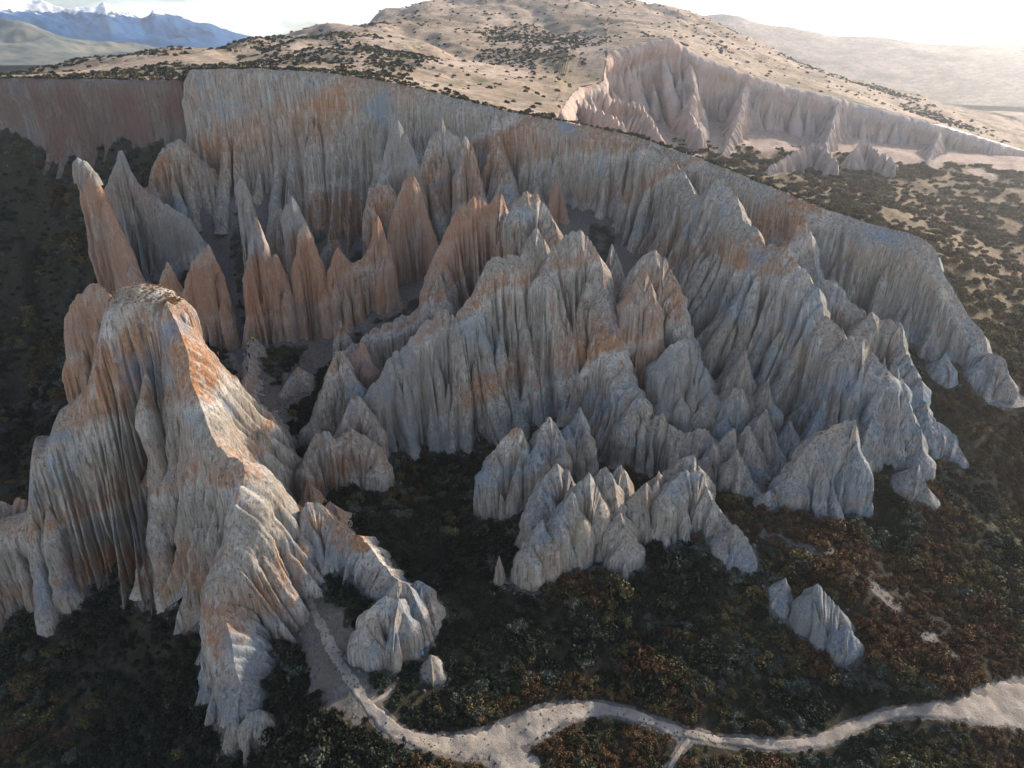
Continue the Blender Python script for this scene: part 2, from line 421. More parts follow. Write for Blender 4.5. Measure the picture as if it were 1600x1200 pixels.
def clay(name, label, pts, cat, cf=.42, cb=.42, top=.15, fl=1.0, jag=.7, base=None, step=None, flare=2.5, group=None,
         mat=None, lam=(8.5, 3.8, 1.8), rise=3.0, ledge=.5, cl=None, cr=None, plain=0.0, steep=.78, notch=.35, start=1.0, butt=0.0, bR=1.0):
    butt = butt or 0
    """a ridge lofted down both sides of its crest line; pts are the crest, left to right"""
    SEED[0] += 1; sd = SEED[0]
    Q = np.array([PY(*p) for p in pts])
    dist = np.hypot(Q[:, 0], Q[:, 1]).mean()
    if step is None: step = max(.21, dist * .0021)
    seg = np.linalg.norm(np.diff(Q[:, :2], axis=0), axis=1) + .5 * np.abs(np.diff(Q[:, 2]))
    cum = np.concatenate([[0], np.cumsum(seg)])
    n = max(4, int(cum[-1] / step))
    t = np.linspace(0, cum[-1], n)
    X = np.stack([np.interp(t, cum, Q[:, c]) for c in range(3)], 1)
    XY = smooth1(X[:, :2], max(1, int(1.6 / step)))
    XY[:, 0] += noise(t / 6, 0, 0, sd) * .5 * min(1, cum[-1] / 25); XY[:, 1] += noise(t / 6, 5, 0, sd) * .5 * min(1, cum[-1] / 25)
    Z = smooth1(X[:, 2:3], 1)[:, 0]
    Z += jag * (noise(t / 2.6, 0, 0, sd + 5) * .55 + noise(t / 1.1, 0, 0, sd + 6) * .3 + np.abs(noise(t / 5, 0, 0, sd + 7)) * .5 - .3)
    hs0 = min(1.0, max(2.0, Z.max() - float(np.min(zA(XY[:, 0], XY[:, 1])))) / 28.0) ** .6
    if base is not None: hs0 = .6
    for lq, q in ((lam[1], 1), (lam[2], 2)):
        qn = t / lq + .55 * noise(t / (lq * 2.3), 0, 0, sd + 20 + q)
        cn = np.abs((qn - np.floor(qn) - .5) * 2); rn = _h(np.floor(qn), t * 0, t * 0, sd + 90 + q)
        Z -= notch * hs0 * (2.0 if q == 1 else .8) * (cn ** 2.2) * (.4 + rn) * sst(0, 1.5, np.minimum(t, cum[-1] - t) + .8)
        Z += notch * hs0 * (.9 if q == 1 else .3) * (rn - .3) * (1 - cn)
    T = np.gradient(XY, axis=0)
    T = smooth1(T, max(1, int(3.0 / step)))
    T /= np.linalg.norm(T, axis=1)[:, None] + 1e-9
    N = np.stack([T[:, 1], -T[:, 0]], 1)
    zb_mid = base if base is not None else float(np.min(zA(XY[:, 0], XY[:, 1])))
    def cap(c, z, Ta, sgn, cc):
        Wd = max(2.0, (z - (base if base is not None else float(zA(c[0], c[1])))) * cc)
        m = max(8, int(math.pi * Wd * .6 / step))
        th = np.linspace(0, math.pi, m + 2)[1:-1]
        base_n = np.array([Ta[1], -Ta[0]]) * (1 if sgn > 0 else -1)
        tang = Ta * sgn
        D = np.cos(th)[:, None] * base_n + np.sin(th)[:, None] * tang
        return np.repeat(c[None], m, 0), np.full(m, z), D, np.full(m, math.pi * Wd * .6 / m)
    cL = cl if cl is not None else (cf + cb) * .32
    cR = cr if cr is not None else (cf + cb) * .32
    c1 = cap(XY[-1], Z[-1], T[-1], 1, cR)
    c2 = cap(XY[0], Z[0], T[0], -1, cL)
    O = np.concatenate([XY, c1[0], XY[::-1], c2[0]])
    ZC = np.concatenate([Z, c1[1], Z[::-1], c2[1]])
    D = np.concatenate([N, c1[2], -N[::-1], c2[2]])
    m1, m2 = len(c1[1]), len(c2[1])
    w1 = np.linspace(0, 1, m1); w2 = np.linspace(0, 1, m2)
    cot = np.concatenate([np.full(n, cf), np.interp(w1, [0, .5, 1], [cf, cR, cb]), np.full(n, cb), np.interp(w2, [0, .5, 1], [cb, cL, cf])])
    ds = np.concatenate([np.full(n, step), c1[3], np.full(n, step), c2[3]])
    tri1 = np.minimum(np.arange(m1), m1 - np.arange(m1)) * c1[3][0]; tri2 = np.minimum(np.arange(m2), m2 - np.arange(m2)) * c2[3][0]
    arc = np.concatenate([t, t[-1] + tri1, t[::-1], t[0] - tri2])
    cot = cot * steep * (1 + .18 * noise(arc / 13, 0, 0, sd + 9))
    # foot of every column
    zb = np.full(len(O), zb_mid)
    Wd = np.maximum(ZC - zb, 2) * cot
    if base is None:
        for _ in range(3):
            zt = zA(O[:, 0] + D[:, 0] * (Wd + 1), O[:, 1] + D[:, 1] * (Wd + 1))
            zb = .5 * zb + .5 * zt
            Wd = np.maximum(ZC - zb, 2) * cot
        k = max(1, int(2 / step))
        zz = np.concatenate([zb[-3 * k:], zb, zb[:3 * k]])[:, None]
        zb = smooth1(zz, k)[3 * k:-3 * k, 0]
    zb = np.minimum(zb, ZC - 1.5) - 2.5
    H = ZC - zb
    Hm = float(H.max())
    nv = int(np.clip(Hm / max(.42, dist * .0036), 14, 84))
    s = np.linspace(0, 1, nv) ** 1.25
    d = H[:, None] * s[None]
    dd = d / Hm
    A = arc[:, None]
    wsc = .45 + .55 * float(np.clip((cf - .12) / .25, 0, 1))
    off = top * (1 - np.exp(-d / .6)) + d * cot[:, None] * (1 + .25 * np.exp(-d / 3.0)) + flare * wsc * s[None] ** 6
    hs = min(1.0, Hm / 28.0) ** .6
    g = np.zeros_like(off); crk = np.ones_like(off)
    for q, (lm, amp) in enumerate(zip(lam, (lam[0] * .42, lam[1] * .5, lam[2] * .42))):
        lm = lm * (1.0 if q else .55 + .45 * hs)
        amp = amp * min(1.0, Hm / 30.0) ** .6 * fl * wsc * np.clip(d / (.55 * Hm), 0, 1) ** .8
        if q == 2: amp = amp * 1.25
        qq = A / lm + .5 * noise(A / (lm * 2.3), d / 60, 0, sd + 20 + q) + .14 * noise(A / lm * .7, d / (3.2 * lm), 0, sd + 30 + q) * sst(0, 10, d)
        kk = np.floor(qq); ff = qq - kk
        r0 = _h(kk, kk * 0, kk * 0, sd + 40 + q)
        r1 = _h(kk, kk * 0 + 3, kk * 0, sd + 50 + q)
        st = (r0 ** 1.3) * Hm * (.55 if q == 0 else .75) * start
        gg = np.clip((d - st + .2) / (rise * lm * .75), 0, 1) ** .65
        hw = gg * (.72 + .28 * r1)
        c = (ff - .5) * 2
        xr = np.clip(np.abs(c) / np.maximum(hw, 1e-4), 0, 1)
        p = hw * (.5 * np.sqrt(1 - xr ** 2) + .55 * (1 - xr))
        edge = np.minimum(ff, 1 - ff)
        g += amp * (p * (.6 + .8 * r1) - .62 * sst(0, 12, d))
        crk = crk * (1 - ((.66, .55, .30) if Hm > 26 else (.85, .78, .45))[q] * np.clip(fl, 0, 1.1) * (gg if Hm > 26 else np.maximum(gg, .85)) * np.exp(-(edge * lm / max(.15 * lm, step * 1.3)) ** 1.3) * (sst(.3, 5, d) if Hm > 26 else sst(.2, 2.6, d)))
    g += fl * hs * wsc * 1.4 * fbm(A / 17, d / 28, 0, sd + 60, 3) * np.clip(d / 20, 0, 1)
    g += .22 * fbm(A / 1.3, d / 5.0, 0, sd + 70, 3) * sst(0, 2.5, d)
    off = np.maximum(off + g, np.minimum(.30, d * .5) + .08 * d) * crk
    zz = ZC[:, None] - d
    # ledges where harder beds stand out
    if ledge:
        px_ = O[:, :1] + D[:, :1] * off
        hh = zz - px_ * STX + 2.0 * noise(px_ / 15, zz / 15, 0, 77)
        for lv in (8, 24, 36, 46, 58, 79, 95, 110):
            off = off + ledge * sst(1.0, -.4, hh - lv) * sst(0, 4, d) * (.4 + .6 * np.abs(noise(A / 4, lv, 0, sd)))
        off = off + .16 * ledge * np.abs(((hh / 2.3 + .4 * noise(A / 9, lv * 0, 0, 5)) % 1) * 2 - 1) * sst(0, 3, d) + .28 * ledge * np.abs(((hh / 6.7) % 1) * 2 - 1) * sst(0, 5, d)
    wob = .12 * fbm(A / .9, d / 1.2, 0, sd + 80, 2) * sst(0, 1.5, d)
    off = off + wob
    V = np.stack([O[:, :1] + D[:, :1] * off, O[:, 1:] + D[:, 1:] * off, zz], -1)
    F = grid_faces(len(O), nv, wrap=True)
    org = np.array([XY[:, 0].mean(), XY[:, 1].mean(), zb.mean()])
    Vf = V.reshape(-1, 3)
    occ_add(Vf)
    o = mesh_np(name, Vf - org, F[:, ::-1], mat or M_clay)
    o.location = org
    tag(o, label, cat, group)
    CLAY.append((o, XY, Z))
    if butt:
        rb = np.random.default_rng(sd)
        ncol = n + m1
        wants = int(butt * (arc[n - 1] + m1 * c1[3][0]) / (2.6 + .05 * Hm))
        js = np.sort(rb.choice(np.arange(1, ncol - 1), min(wants, ncol // 4), replace=False))
        Vs = V.copy()
        ker = 5
        for _ in range(2):
            Vs[:, ker:-ker] = sum(Vs[:, ker + q:Vs.shape[1] - ker + q] for q in range(-ker, ker + 1)) / (2 * ker + 1)
        for j in js:
            Hj = H[j]
            if Hj < 7: continue
            d0 = Hj * rb.uniform(.10, .62)
            R = bR * min(rb.uniform(.55, 1.15) * (.45 + .035 * min(Hj, 45)), 2.2)
            nr = int(np.clip((Hj - d0) / max(.5, dist * .004), 10, 40)); na = 14 if dist < 150 else 12
            ds_ = np.linspace(0, 1, nr) ** 1.3 * (Hj - d0)
            cx = np.stack([np.interp(d0 + ds_, d[j], Vs[j, :, c]) for c in range(3)], 1)
            rad = R * (np.clip(ds_ / (R * 4.5), 0, 1) ** .7) * (1 + .20 * noise(ds_ / 2.5, j, 0, sd + 3)) + .03 * ds_
            lean = noise(ds_ / 9, j * 7, 0, sd + 4) * .6
            th = np.linspace(0, 2 * math.pi, na, endpoint=False)
            tn = np.array([D[j, 1], -D[j, 0]])
            up0 = np.clip(1 - ds_ / (R * 3), 0, 1) * R * .35
            rr_ = rad[None] * (1 + .16 * noise(th[:, None] * 2, ds_[None] / 3.5, j, sd + 8) + .1 * np.cos(3 * th[:, None] + j))
            P0 = cx[None, :, :2] + (D[j] * .25)[None, None] * rad[None, :, None] + np.cos(th)[:, None, None] * rr_[..., None] * D[j][None, None] * 1.1 + np.sin(th)[:, None, None] * rr_[..., None] * tn[None, None] + lean[None, :, None] * tn[None, None]
            zz_ = np.repeat((cx[:, 2] + up0)[None], na, 0)
            VB = np.concatenate([P0, zz_[..., None]], -1).reshape(-1, 3)
            occ_add(VB)
            mesh_np('buttress', VB - org, grid_faces(na, nr, wrap=True)[:, ::-1], mat or M_clay, parent=o)
            BUTT[0] += 1
    return o
CLAY = []
BUTT = [0]
# ------------------------------------------------------------------ walls of the amphitheatre
clay('cliff_wall', 'shaded reddish cliff wall at the left, below the flat rim and the low scrubby knoll', RIM[:7] , 'cliff', cf=.30, cb=.9, top=1.5, fl=.8, jag=.3, lam=(16, 6, 2.4), rise=6, flare=4, mat=M_red_shade, notch=0)
clay('cliff_wall', 'tall grey and orange back wall under the scrub-lined rim, right down to the small clay nose on the right', [(288, 125, 250)] + RIM[7:-1] + RIMR, 'cliff',
     cf=.33, cb=.6, top=.3, fl=.85, jag=.35, lam=(15, 5.5, 2.2), rise=5, flare=4, cr=.4, notch=0, butt=.55)
clay('cliff_wall', 'hazy sunlit pink cliff of the second basin beyond the dark rim line', RIM2, 'cliff', cf=.80, cb=.9, top=1.0, fl=2.4, jag=.4, lam=(15, 7, 3.2), rise=4, flare=8, step=.8, mat=M_pink_glare, notch=.2, ledge=.15, butt=1.3, bR=2.4)

def sp(label, pts, **k): k.setdefault('steep', .62); k.setdefault('flare', 1.0); return clay('clay_spire', label, pts, 'rock spire', **k)
def fin(label, pts, **k):
    k.setdefault('butt', 1.3); k.setdefault('steep', .60); k.setdefault('flare', .8)
    return clay('clay_fin', label, pts, 'rock fin', **k)
def rdg(label, pts, **k):
    k.setdefault('butt', 1.2); k.setdefault('flare', 1.0)
    return clay('clay_ridge', label, pts, 'rock ridge', **k)
def crag(label, pts, **k):
    k.setdefault('butt', .9); k.setdefault('steep', .68); k.setdefault('flare', .5)
    return clay('clay_crag', label, pts, 'crag', **k)

# --- foreground, left
rdg('huge foreground clay ridge with grey face and sunlit orange grassy top, at the lower left',
    [(-140, 860, 128), (-60, 832, 127), (0, 812, 126), (42, 800, 126), (47, 735, 127), (52, 683, 128), (78, 684, 129), (92, 640, 130), (118, 622, 131), (139, 602, 132), (150, 548, 133), (163, 485, 134),
     (184, 450, 135), (215, 444, 135.5), (248, 452, 135), (270, 468, 134)], cf=.40, cb=.35, cr=.40, top=2.6, jag=.2, fl=.95, lam=(12, 5, 2.2), rise=5, steep=.60, notch=0, butt=.55)
rdg('pale serrated clay ridge running from the orange-topped summit down towards the bottom path',
    [(262, 470, 131), (285, 535, 126), (302, 600, 121), (320, 650, 117), (336, 690, 114), (358, 712, 111), (380, 724, 109), (377, 765, 106), (366, 800, 103), (352, 850, 99.5), (340, 905, 96), (345, 950, 93.5), (360, 1000, 91), (380, 1070, 87)],
    cf=.36, cb=.80, cr=.5, jag=.7, fl=.95, rise=3.5)
fin('small clay fin at the bottom edge below the big foreground ridge', [(384, 1120, 82), (405, 1105, 82.5), (425, 1120, 82), (440, 1150, 80), (462, 1185, 78)], cf=.4, cb=.4, jag=.4)
fin('orange clay buttress peeping out behind the left side of the orange-topped ridge', [(100, 560, 140), (104, 505, 141), (118, 468, 142), (140, 440, 143), (155, 442, 143), (172, 456, 142)], cf=.25, cb=.3, cl=.22, fl=.9, base=5, mat=M_orange)
fin('little sunlit orange knob at the far left edge of the photo', [(-24, 800, 133), (-6, 780, 134), (18, 790, 134), (30, 776, 134), (42, 785, 133)], cf=.35, cb=.35, jag=.8, base=-8, mat=M_orange)

# --- tall spires in the left half
sp('tallest orange spire with a pale pebbly cap, upper left', [(117, 250, 205), (124, 244, 205), (135, 256, 205), (147, 268, 204), (156, 300, 203), (170, 335, 201), (188, 368, 199), (204, 402, 197), (214, 430, 195)],
   cf=.2, cb=.25, cl=.06, cr=.2, top=.8, fl=1.1, jag=.8, flare=3, notch=.7, mat=M_orange)
sp('grey pinnacle with a broad grey skirt just right of the tallest orange spire', [(163, 290, 221), (176, 262, 222), (184, 240, 223), (190, 227, 224), (198, 250, 224), (212, 282, 223), (235, 302, 221), (262, 320, 219), (295, 340, 217), (318, 372, 214), (328, 400, 212)],
   cf=.38, cb=.4, cl=.3, fl=.7, jag=.4, top=.4, mat=M_grey)
fin('rounded grey and orange clay hump above and right of the grey pinnacle', [(228, 290, 234), (240, 262, 235), (250, 236, 236), (266, 221, 237), (282, 215, 238), (298, 230, 238), (314, 246, 240), (340, 268, 241), (356, 300, 239)], cf=.50, cb=.5, fl=.6, jag=.3, top=1.5)
sp('thin pillar standing against the corner of the back wall', [(287, 149, 247), (297, 146, 247)], cf=.12, cb=.12, cl=.1, cr=.1, top=1.2, fl=.3, flare=1)
sp('small orange spike between the tallest spire and the row of spires', [(252, 430, 190), (261, 405, 191), (268, 425, 190), (280, 452, 189)], cf=.2, cb=.25, fl=.6, jag=.3, mat=M_orange)
sp('broad double-tipped orange spire, leftmost of the row above the hikers', [(287, 455, 187), (296, 420, 188), (308, 398, 188), (320, 393, 189), (328, 378, 189), (335, 395, 189), (341, 430, 188), (348, 470, 187)], cf=.22, cb=.25, cl=.18, cr=.16, fl=.8, jag=.5, mat=M_orange)
sp('slender pale grey needle behind the row of orange spires', [(373, 278, 212), (381, 276, 212), (386, 310, 211)], cf=.13, cb=.15, cl=.08, cr=.10, top=.9, fl=.4, jag=.2, mat=M_grey)
sp('orange spire with a pale band near its tip and a side horn, middle of row', [(382, 420, 187), (388, 380, 188), (394, 352, 189), (399, 336, 189), (406, 350, 189), (411, 380, 188), (421, 404, 188), (432, 394, 187), (438, 410, 187), (444, 455, 186)], cf=.2, cb=.25, cl=.14, cr=.14, fl=.8, jag=.4, mat=M_orange)
sp('smooth pale grey spire with a rounded tip behind the orange row', [(448, 320, 201), (457, 303, 202), (466, 322, 202), (474, 350, 201)], cf=.18, cb=.2, cl=.12, fl=.5, jag=.25, top=.8, mat=M_grey)
sp('orange spire with a sloping right shoulder in front of the pale grey one', [(460, 400, 188), (466, 370, 189), (474, 345, 190), (481, 352, 190), (488, 378, 189), (497, 402, 188), (508, 450, 187)], cf=.22, cb=.25, cl=.16, cr=.16, fl=.9, jag=.4, mat=M_orange)
fin('two-horned brown fin right of the orange spire row', [(516, 420, 189), (522, 386, 190), (530, 390, 190), (540, 404, 190), (553, 411, 191), (566, 400, 192), (578, 380, 193), (586, 350, 194), (592, 334, 194), (598, 352, 194), (604, 400, 192)], cf=.26, cb=.3, cl=.14, cr=.16, fl=.9, jag=.4, mat=M_orange)
sp('broad brown and orange spire tower left of the central summit', [(606, 380, 200), (618, 322, 203), (628, 290, 205), (642, 270, 206), (652, 282, 206), (660, 302, 206), (673, 345, 205), (680, 400, 203)], cf=.24, cb=.3, cl=.2, cr=.15, fl=.8, jag=.5, mat=M_orange)
fin('bluish shelf of thin pillars beside the brown tower', [(572, 330, 209), (577, 292, 212), (590, 287, 213), (604, 288, 213), (614, 292, 212)], cf=.25, cb=.3, cl=.25, fl=1.0, jag=.6)
sp('smooth grey pyramid-shaped spire against the back wall', [(588, 290, 217), (600, 240, 220), (610, 205, 222), (618, 181, 223), (628, 195, 223), (640, 220, 222), (650, 250, 221), (658, 285, 219)], cf=.28, cb=.25, cl=.16, cr=.16, fl=.45, jag=.35, mat=M_grey)
fin('grey fin with a small knobbed peak, right of the grey pyramid', [(662, 245, 222), (668, 218, 224), (684, 205, 225), (691, 177, 226), (697, 200, 225), (712, 208, 225), (720, 214, 224)], cf=.28, cb=.3, fl=.7, jag=.5)
sp('white-tipped spire with a lit right edge below the rim', [(714, 260, 217), (719, 228, 218), (723, 210, 219), (732, 218, 219), (740, 235, 218), (746, 262, 217), (754, 298, 215)], cf=.26, cb=.3, cl=.16, cr=.16, fl=.8, jag=.5)
rdg('narrow buttress running down the back wall, right of the white-tipped spire', [(771, 172, 231), (777, 200, 228), (784, 235, 225), (792, 262, 222), (802, 290, 218), (812, 330, 213)], cf=.4, cb=.4, fl=.7, jag=.3)
sp('small grey spike at the foot of the back wall', [(832, 300, 214), (841, 285, 215), (849, 305, 214)], cf=.25, cb=.3, fl=.6, jag=.3)
sp('slim brown spire standing between the central summit and the back wall', [(860, 315, 209), (866, 290, 210), (871, 274, 211), (877, 295, 211), (882, 325, 210), (886, 345, 208)], cf=.22, cb=.3, cl=.2, cr=.15, fl=.7, jag=.3, mat=M_orange)
sp('tiny pale spike below the bushy gully', [(527, 520, 176), (532, 498, 177), (538, 515, 176)], cf=.3, cb=.3, fl=.6, jag=.2)
fin('blue-shadowed buttress at the foot of the back wall behind the spires', [(420, 350, 224), (430, 330, 225), (440, 322, 226), (452, 345, 225)], cf=.25, cb=.3, fl=.9, jag=.5)
fin('dark blue fin in the hollow behind the two-horned fin', [(500, 400, 214), (512, 378, 215), (524, 372, 216), (540, 395, 215)], cf=.3, cb=.3, fl=.9, jag=.5)

spire_ = CLAY[[('tallest orange' in c[0]['label']) for c in CLAY].index(True)][0]
cap_ = clay('cap_rock', None, [(116, 249, 205.2), (124, 243, 205.4), (136, 254, 205.2), (148, 267, 204.6)], None, cf=.30, cb=.3, cl=.12, cr=.25, top=1.0, fl=.5, jag=.9, base=float(PY(134, 272, 205)[2]), mat=M_grey, steep=1.0, flare=0, ledge=0)
cap_.parent = spire_; cap_.location = cap_.location - spire_.location; cap_['label'] = 'pale pebbly cap'
# --- central masses
rdg('curved orange-brown ridge left of the central summit', [(668, 440, 175), (680, 400, 178), (692, 365, 180), (704, 340, 182), (722, 318, 183), (740, 306, 184), (754, 311, 184), (766, 318, 184), (777, 298, 185), (784, 297, 185), (792, 330, 183)], cf=.42, cb=.4, jag=.4, mat=M_orange)
rdg('low jagged saddle of brown clay leading left from the central ridges', [(528, 549, 164), (545, 538, 165), (560, 531, 166), (580, 516, 167), (600, 508, 168), (618, 496, 169), (640, 490, 170), (655, 478, 171), (672, 455, 172), (686, 424, 173), (692, 440, 172), (700, 470, 170)], cf=.34, cb=.5, jag=.9)
rdg('central summit ridge with a pale face, rising in front of the back wall', [(798, 325, 180), (806, 308, 181), (818, 298, 182), (832, 302, 182), (846, 308, 182), (858, 324, 181), (866, 345, 179), (874, 362, 177)], cf=.55, cb=.4, jag=.5, fl=.8)
fin('smooth grey blade with a rounded tip above the dark hollow', [(574, 600, 148), (590, 592, 149), (603, 562, 151), (612, 548, 152), (626, 545, 152), (640, 528, 153), (652, 514, 154), (662, 503, 155), (676, 492, 156), (687, 481, 157), (698, 479, 157), (706, 490, 157), (714, 494, 156)], cf=.40, cb=.42, jag=.45, fl=.75, mat=M_grey)
rdg('broad orange and grey central ridge with a notched top', [(708, 496, 156), (726, 474, 158), (742, 448, 159.5), (752, 420, 161), (764, 402, 162), (782, 400, 162.5), (800, 395, 163), (815, 400, 163), (823, 376, 165), (832, 356, 167), (840, 354, 167), (848, 372, 166), (856, 410, 163)], cf=.46, cb=.4, jag=.6)
rdg('tall central ridge with a crumbly crest, right of the notched one', [(848, 420, 160), (856, 392, 162), (870, 378, 163), (885, 366, 164), (902, 356, 164), (916, 364, 164), (930, 384, 163), (940, 414, 161), (946, 448, 158), (956, 480, 154), (962, 520, 150), (972, 560, 146), (985, 590, 143), (1000, 616, 140)], cf=.46, cb=.42, jag=.6)
rdg('blue-based ridge in the middle, running right from the foot of the tall central ridge', [(978, 650, 137), (990, 622, 139), (1004, 618, 139.5), (1012, 650, 138), (1022, 653, 137.5), (1034, 640, 138), (1044, 655, 137), (1054, 668, 136), (1068, 676, 135.5), (1090, 671, 135), (1104, 668, 135), (1112, 678, 134)], cf=.48, cb=.4, jag=.6)
sp('narrow brown spire between the tall central ridge and the clustered domes', [(948, 410, 175), (955, 376, 176), (964, 395, 175), (974, 440, 173)], cf=.25, cb=.3, cl=.2, cr=.2, jag=.4)
fin('clustered orange-topped clay domes right of centre', [(972, 480, 157), (982, 440, 159), (994, 408, 161), (1008, 396, 162), (1022, 388, 163), (1034, 398, 163), (1048, 412, 162), (1058, 440, 160), (1064, 480, 157), (1074, 520, 154), (1080, 555, 151)], cf=.36, cb=.4, cl=.25, cr=.25, jag=.5)
sp('pointed orange dome at the front of the cluster', [(984, 460, 154), (994, 430, 156), (1004, 412, 157), (1014, 432, 156), (1024, 465, 154)], cf=.28, cb=.3, jag=.4, mat=M_orange)
fin('blue-grey hunched fin below the clustered domes', [(1030, 560, 147), (1044, 540, 148), (1062, 528, 149), (1078, 527, 149.5), (1086, 550, 149), (1098, 565, 148), (1110, 580, 147), (1113, 610, 145)], cf=.4, cb=.4, jag=.5, mat=M_grey)
sp('blunt grey stub in front of the blue-grey hunched fin', [(1034, 620, 143), (1042, 590, 144.5), (1050, 577, 145), (1061, 585, 145), (1064, 620, 143)], cf=.25, cb=.3, jag=.4, mat=M_grey)
crag('dark rounded mound between the stub and the right-hand spires', [(1076, 660, 141), (1088, 640, 142), (1103, 632, 142), (1114, 640, 142), (1123, 668, 140)], cf=.45, cb=.45, jag=.4)
sp('leaning needle with a knobbly top above the row of blades', [(1146, 600, 146), (1154, 566, 147.5), (1162, 542, 148), (1166, 560, 147.5), (1169, 610, 145)], cf=.2, cb=.3, cl=.2, cr=.12, jag=.8)
crag('squat grey crag with orange tufts at the foot of the leaning needle', [(1132, 650, 140), (1142, 612, 142), (1153, 602, 142.5), (1164, 605, 142), (1172, 630, 141), (1175, 660, 140)], cf=.3, cb=.35, jag=.5)
sp('narrow pale spike right of the leaning needle', [(1184, 640, 142), (1194, 606, 143), (1202, 588, 143.5), (1205, 625, 142)], cf=.25, cb=.3, jag=.5)

# --- great right-hand ridge
rdg('long stepped ridge descending right from the back wall, grey-pink with deep flutes',
    [(998, 226, 213), (1020, 233, 211), (1044, 243, 208), (1060, 256, 204), (1074, 268, 200), (1084, 302, 193), (1098, 302, 190), (1110, 291, 188), (1120, 278, 187), (1134, 290, 184), (1152, 300, 181), (1162, 345, 174), (1180, 352, 171),
     (1190, 375, 168), (1200, 384, 166), (1214, 380, 165), (1232, 385, 163), (1244, 410, 160), (1262, 422, 158), (1276, 448, 156), (1284, 472, 154), (1292, 494, 152), (1308, 503, 150), (1324, 520, 148)],
    cf=.62, cb=.45, jag=.7, lam=(10, 4.6, 2.0), fl=1.15, cl=.3)
rdg('pale blue-white ridge end with a hooded top, lower right of the long stepped ridge', [(1318, 540, 145), (1330, 524, 146), (1345, 521, 146), (1356, 534, 145), (1364, 552, 143.5), (1376, 566, 142), (1390, 578, 141)], cf=.60, cb=.4, jag=.5, fl=.9, cl=.5)
fin('grey shoulder between the long stepped ridge and the back wall', [(1276, 450, 163), (1290, 433, 164), (1304, 438, 163.5), (1318, 455, 162), (1332, 475, 160), (1345, 477, 159.5), (1354, 495, 158)], cf=.35, cb=.4, jag=.6)
sp('pale peak leaning against the back wall above the long stepped ridge', [(1232, 380, 176), (1246, 352, 178), (1258, 341, 179), (1266, 365, 177), (1274, 400, 174), (1280, 430, 171)], cf=.4, cb=.4, jag=.5)
fin('crumbling jagged fin cluster above the dark bushes on the right', [(1345, 500, 154), (1362, 484, 155), (1372, 492, 155), (1392, 504, 154), (1408, 503, 153.5), (1416, 530, 151), (1422, 558, 148), (1432, 578, 146), (1441, 590, 145), (1446, 618, 143), (1454, 650, 140)], cf=.38, cb=.4, jag=1.1)
fin('tall pale slab with vertical flutes at the right end of the cliffs', [(1346, 700, 132), (1356, 665, 134.5), (1368, 635, 137), (1384, 604, 139), (1400, 598, 139.5), (1418, 601, 139.5), (1425, 640, 137), (1434, 664, 135), (1440, 668, 134.5), (1442, 700, 132)], cf=.30, cb=.35, cl=.2, cr=.15, jag=.5)
sp('small blade in front of the pale slab', [(1384, 590, 142), (1394, 572, 143), (1402, 570, 143), (1409, 592, 142)], cf=.3, cb=.3, jag=.6)
crag('blue clay toe below the tall pale slab', [(1424, 730, 127), (1436, 722, 127.5), (1444, 745, 126), (1452, 762, 124.5)], cf=.4, cb=.4, jag=.5)
crag('low grey outcrop furthest right beside the shrub slope', [(1454, 660, 139), (1468, 660, 140), (1482, 671, 139), (1494, 675, 138.5), (1499, 700, 137)], cf=.35, cb=.4, jag=.7)
crag('pale clay nose at the very end of the back wall, far right', [(1533, 560, 155), (1544, 549, 156), (1558, 553, 155), (1572, 560, 154), (1578, 586, 152)], cf=.38, cb=.4, jag=.5)
crag('small grey knob among bushes under the end of the back wall', [(1470, 560, 155), (1477, 546, 156), (1484, 560, 155)], cf=.4, cb=.4, jag=.3)
fin('big slanting blade with a sunlit serrated crest above the bushes, right of centre', [(1241, 745, 119), (1247, 715, 121), (1260, 695, 122), (1274, 680, 123), (1290, 672, 123.5), (1306, 662, 124), (1322, 655, 124.5), (1335, 650, 124.5), (1339, 680, 123), (1341, 700, 122)], cf=.38, cb=.4, cl=.15, cr=.2, jag=.7)

# --- row of blades, right of centre
fin('first blade of the row right of the blue-based ridge', [(1108, 712, 128), (1113, 694, 129), (1121, 690, 129), (1127, 725, 127.5)], cf=.25, cb=.3, jag=.6)
fin('second blade of the row with a pale crest', [(1124, 690, 131), (1134, 676, 132), (1145, 669, 132), (1151, 672, 132), (1153, 700, 131)], cf=.25, cb=.3, jag=.6)
rdg('brown blade sloping down to the right in the row, ending in a pale toe', [(1145, 712, 126), (1152, 698, 126.5), (1160, 715, 126), (1166, 735, 125), (1180, 758, 122.5), (1190, 768, 121.5), (1191, 785, 120)], cf=.25, cb=.3, jag=.6)
rdg('blue-topped blade in the middle of the row', [(1156, 685, 132), (1166, 664, 133), (1174, 660, 133), (1181, 685, 131), (1184, 712, 129), (1193, 740, 127), (1196, 765, 125)], cf=.25, cb=.3, jag=.6)
fin('tall pointed blade at the right of the row', [(1176, 672, 135), (1186, 652, 136), (1197, 636, 137), (1206, 660, 136), (1214, 695, 133), (1221, 730, 130)], cf=.25, cb=.3, jag=.7)
fin('short leaning blade standing right of the pointed one', [(1221, 678, 137), (1230, 656, 138), (1240, 654, 138), (1239, 690, 136)], cf=.2, cb=.3, jag=.5)
fin('dark low blade with a blue tip at the lower end of the row', [(1197, 770, 119), (1204, 762, 120), (1214, 774, 119), (1222, 790, 118), (1229, 800, 117)], cf=.3, cb=.3, jag=.5)

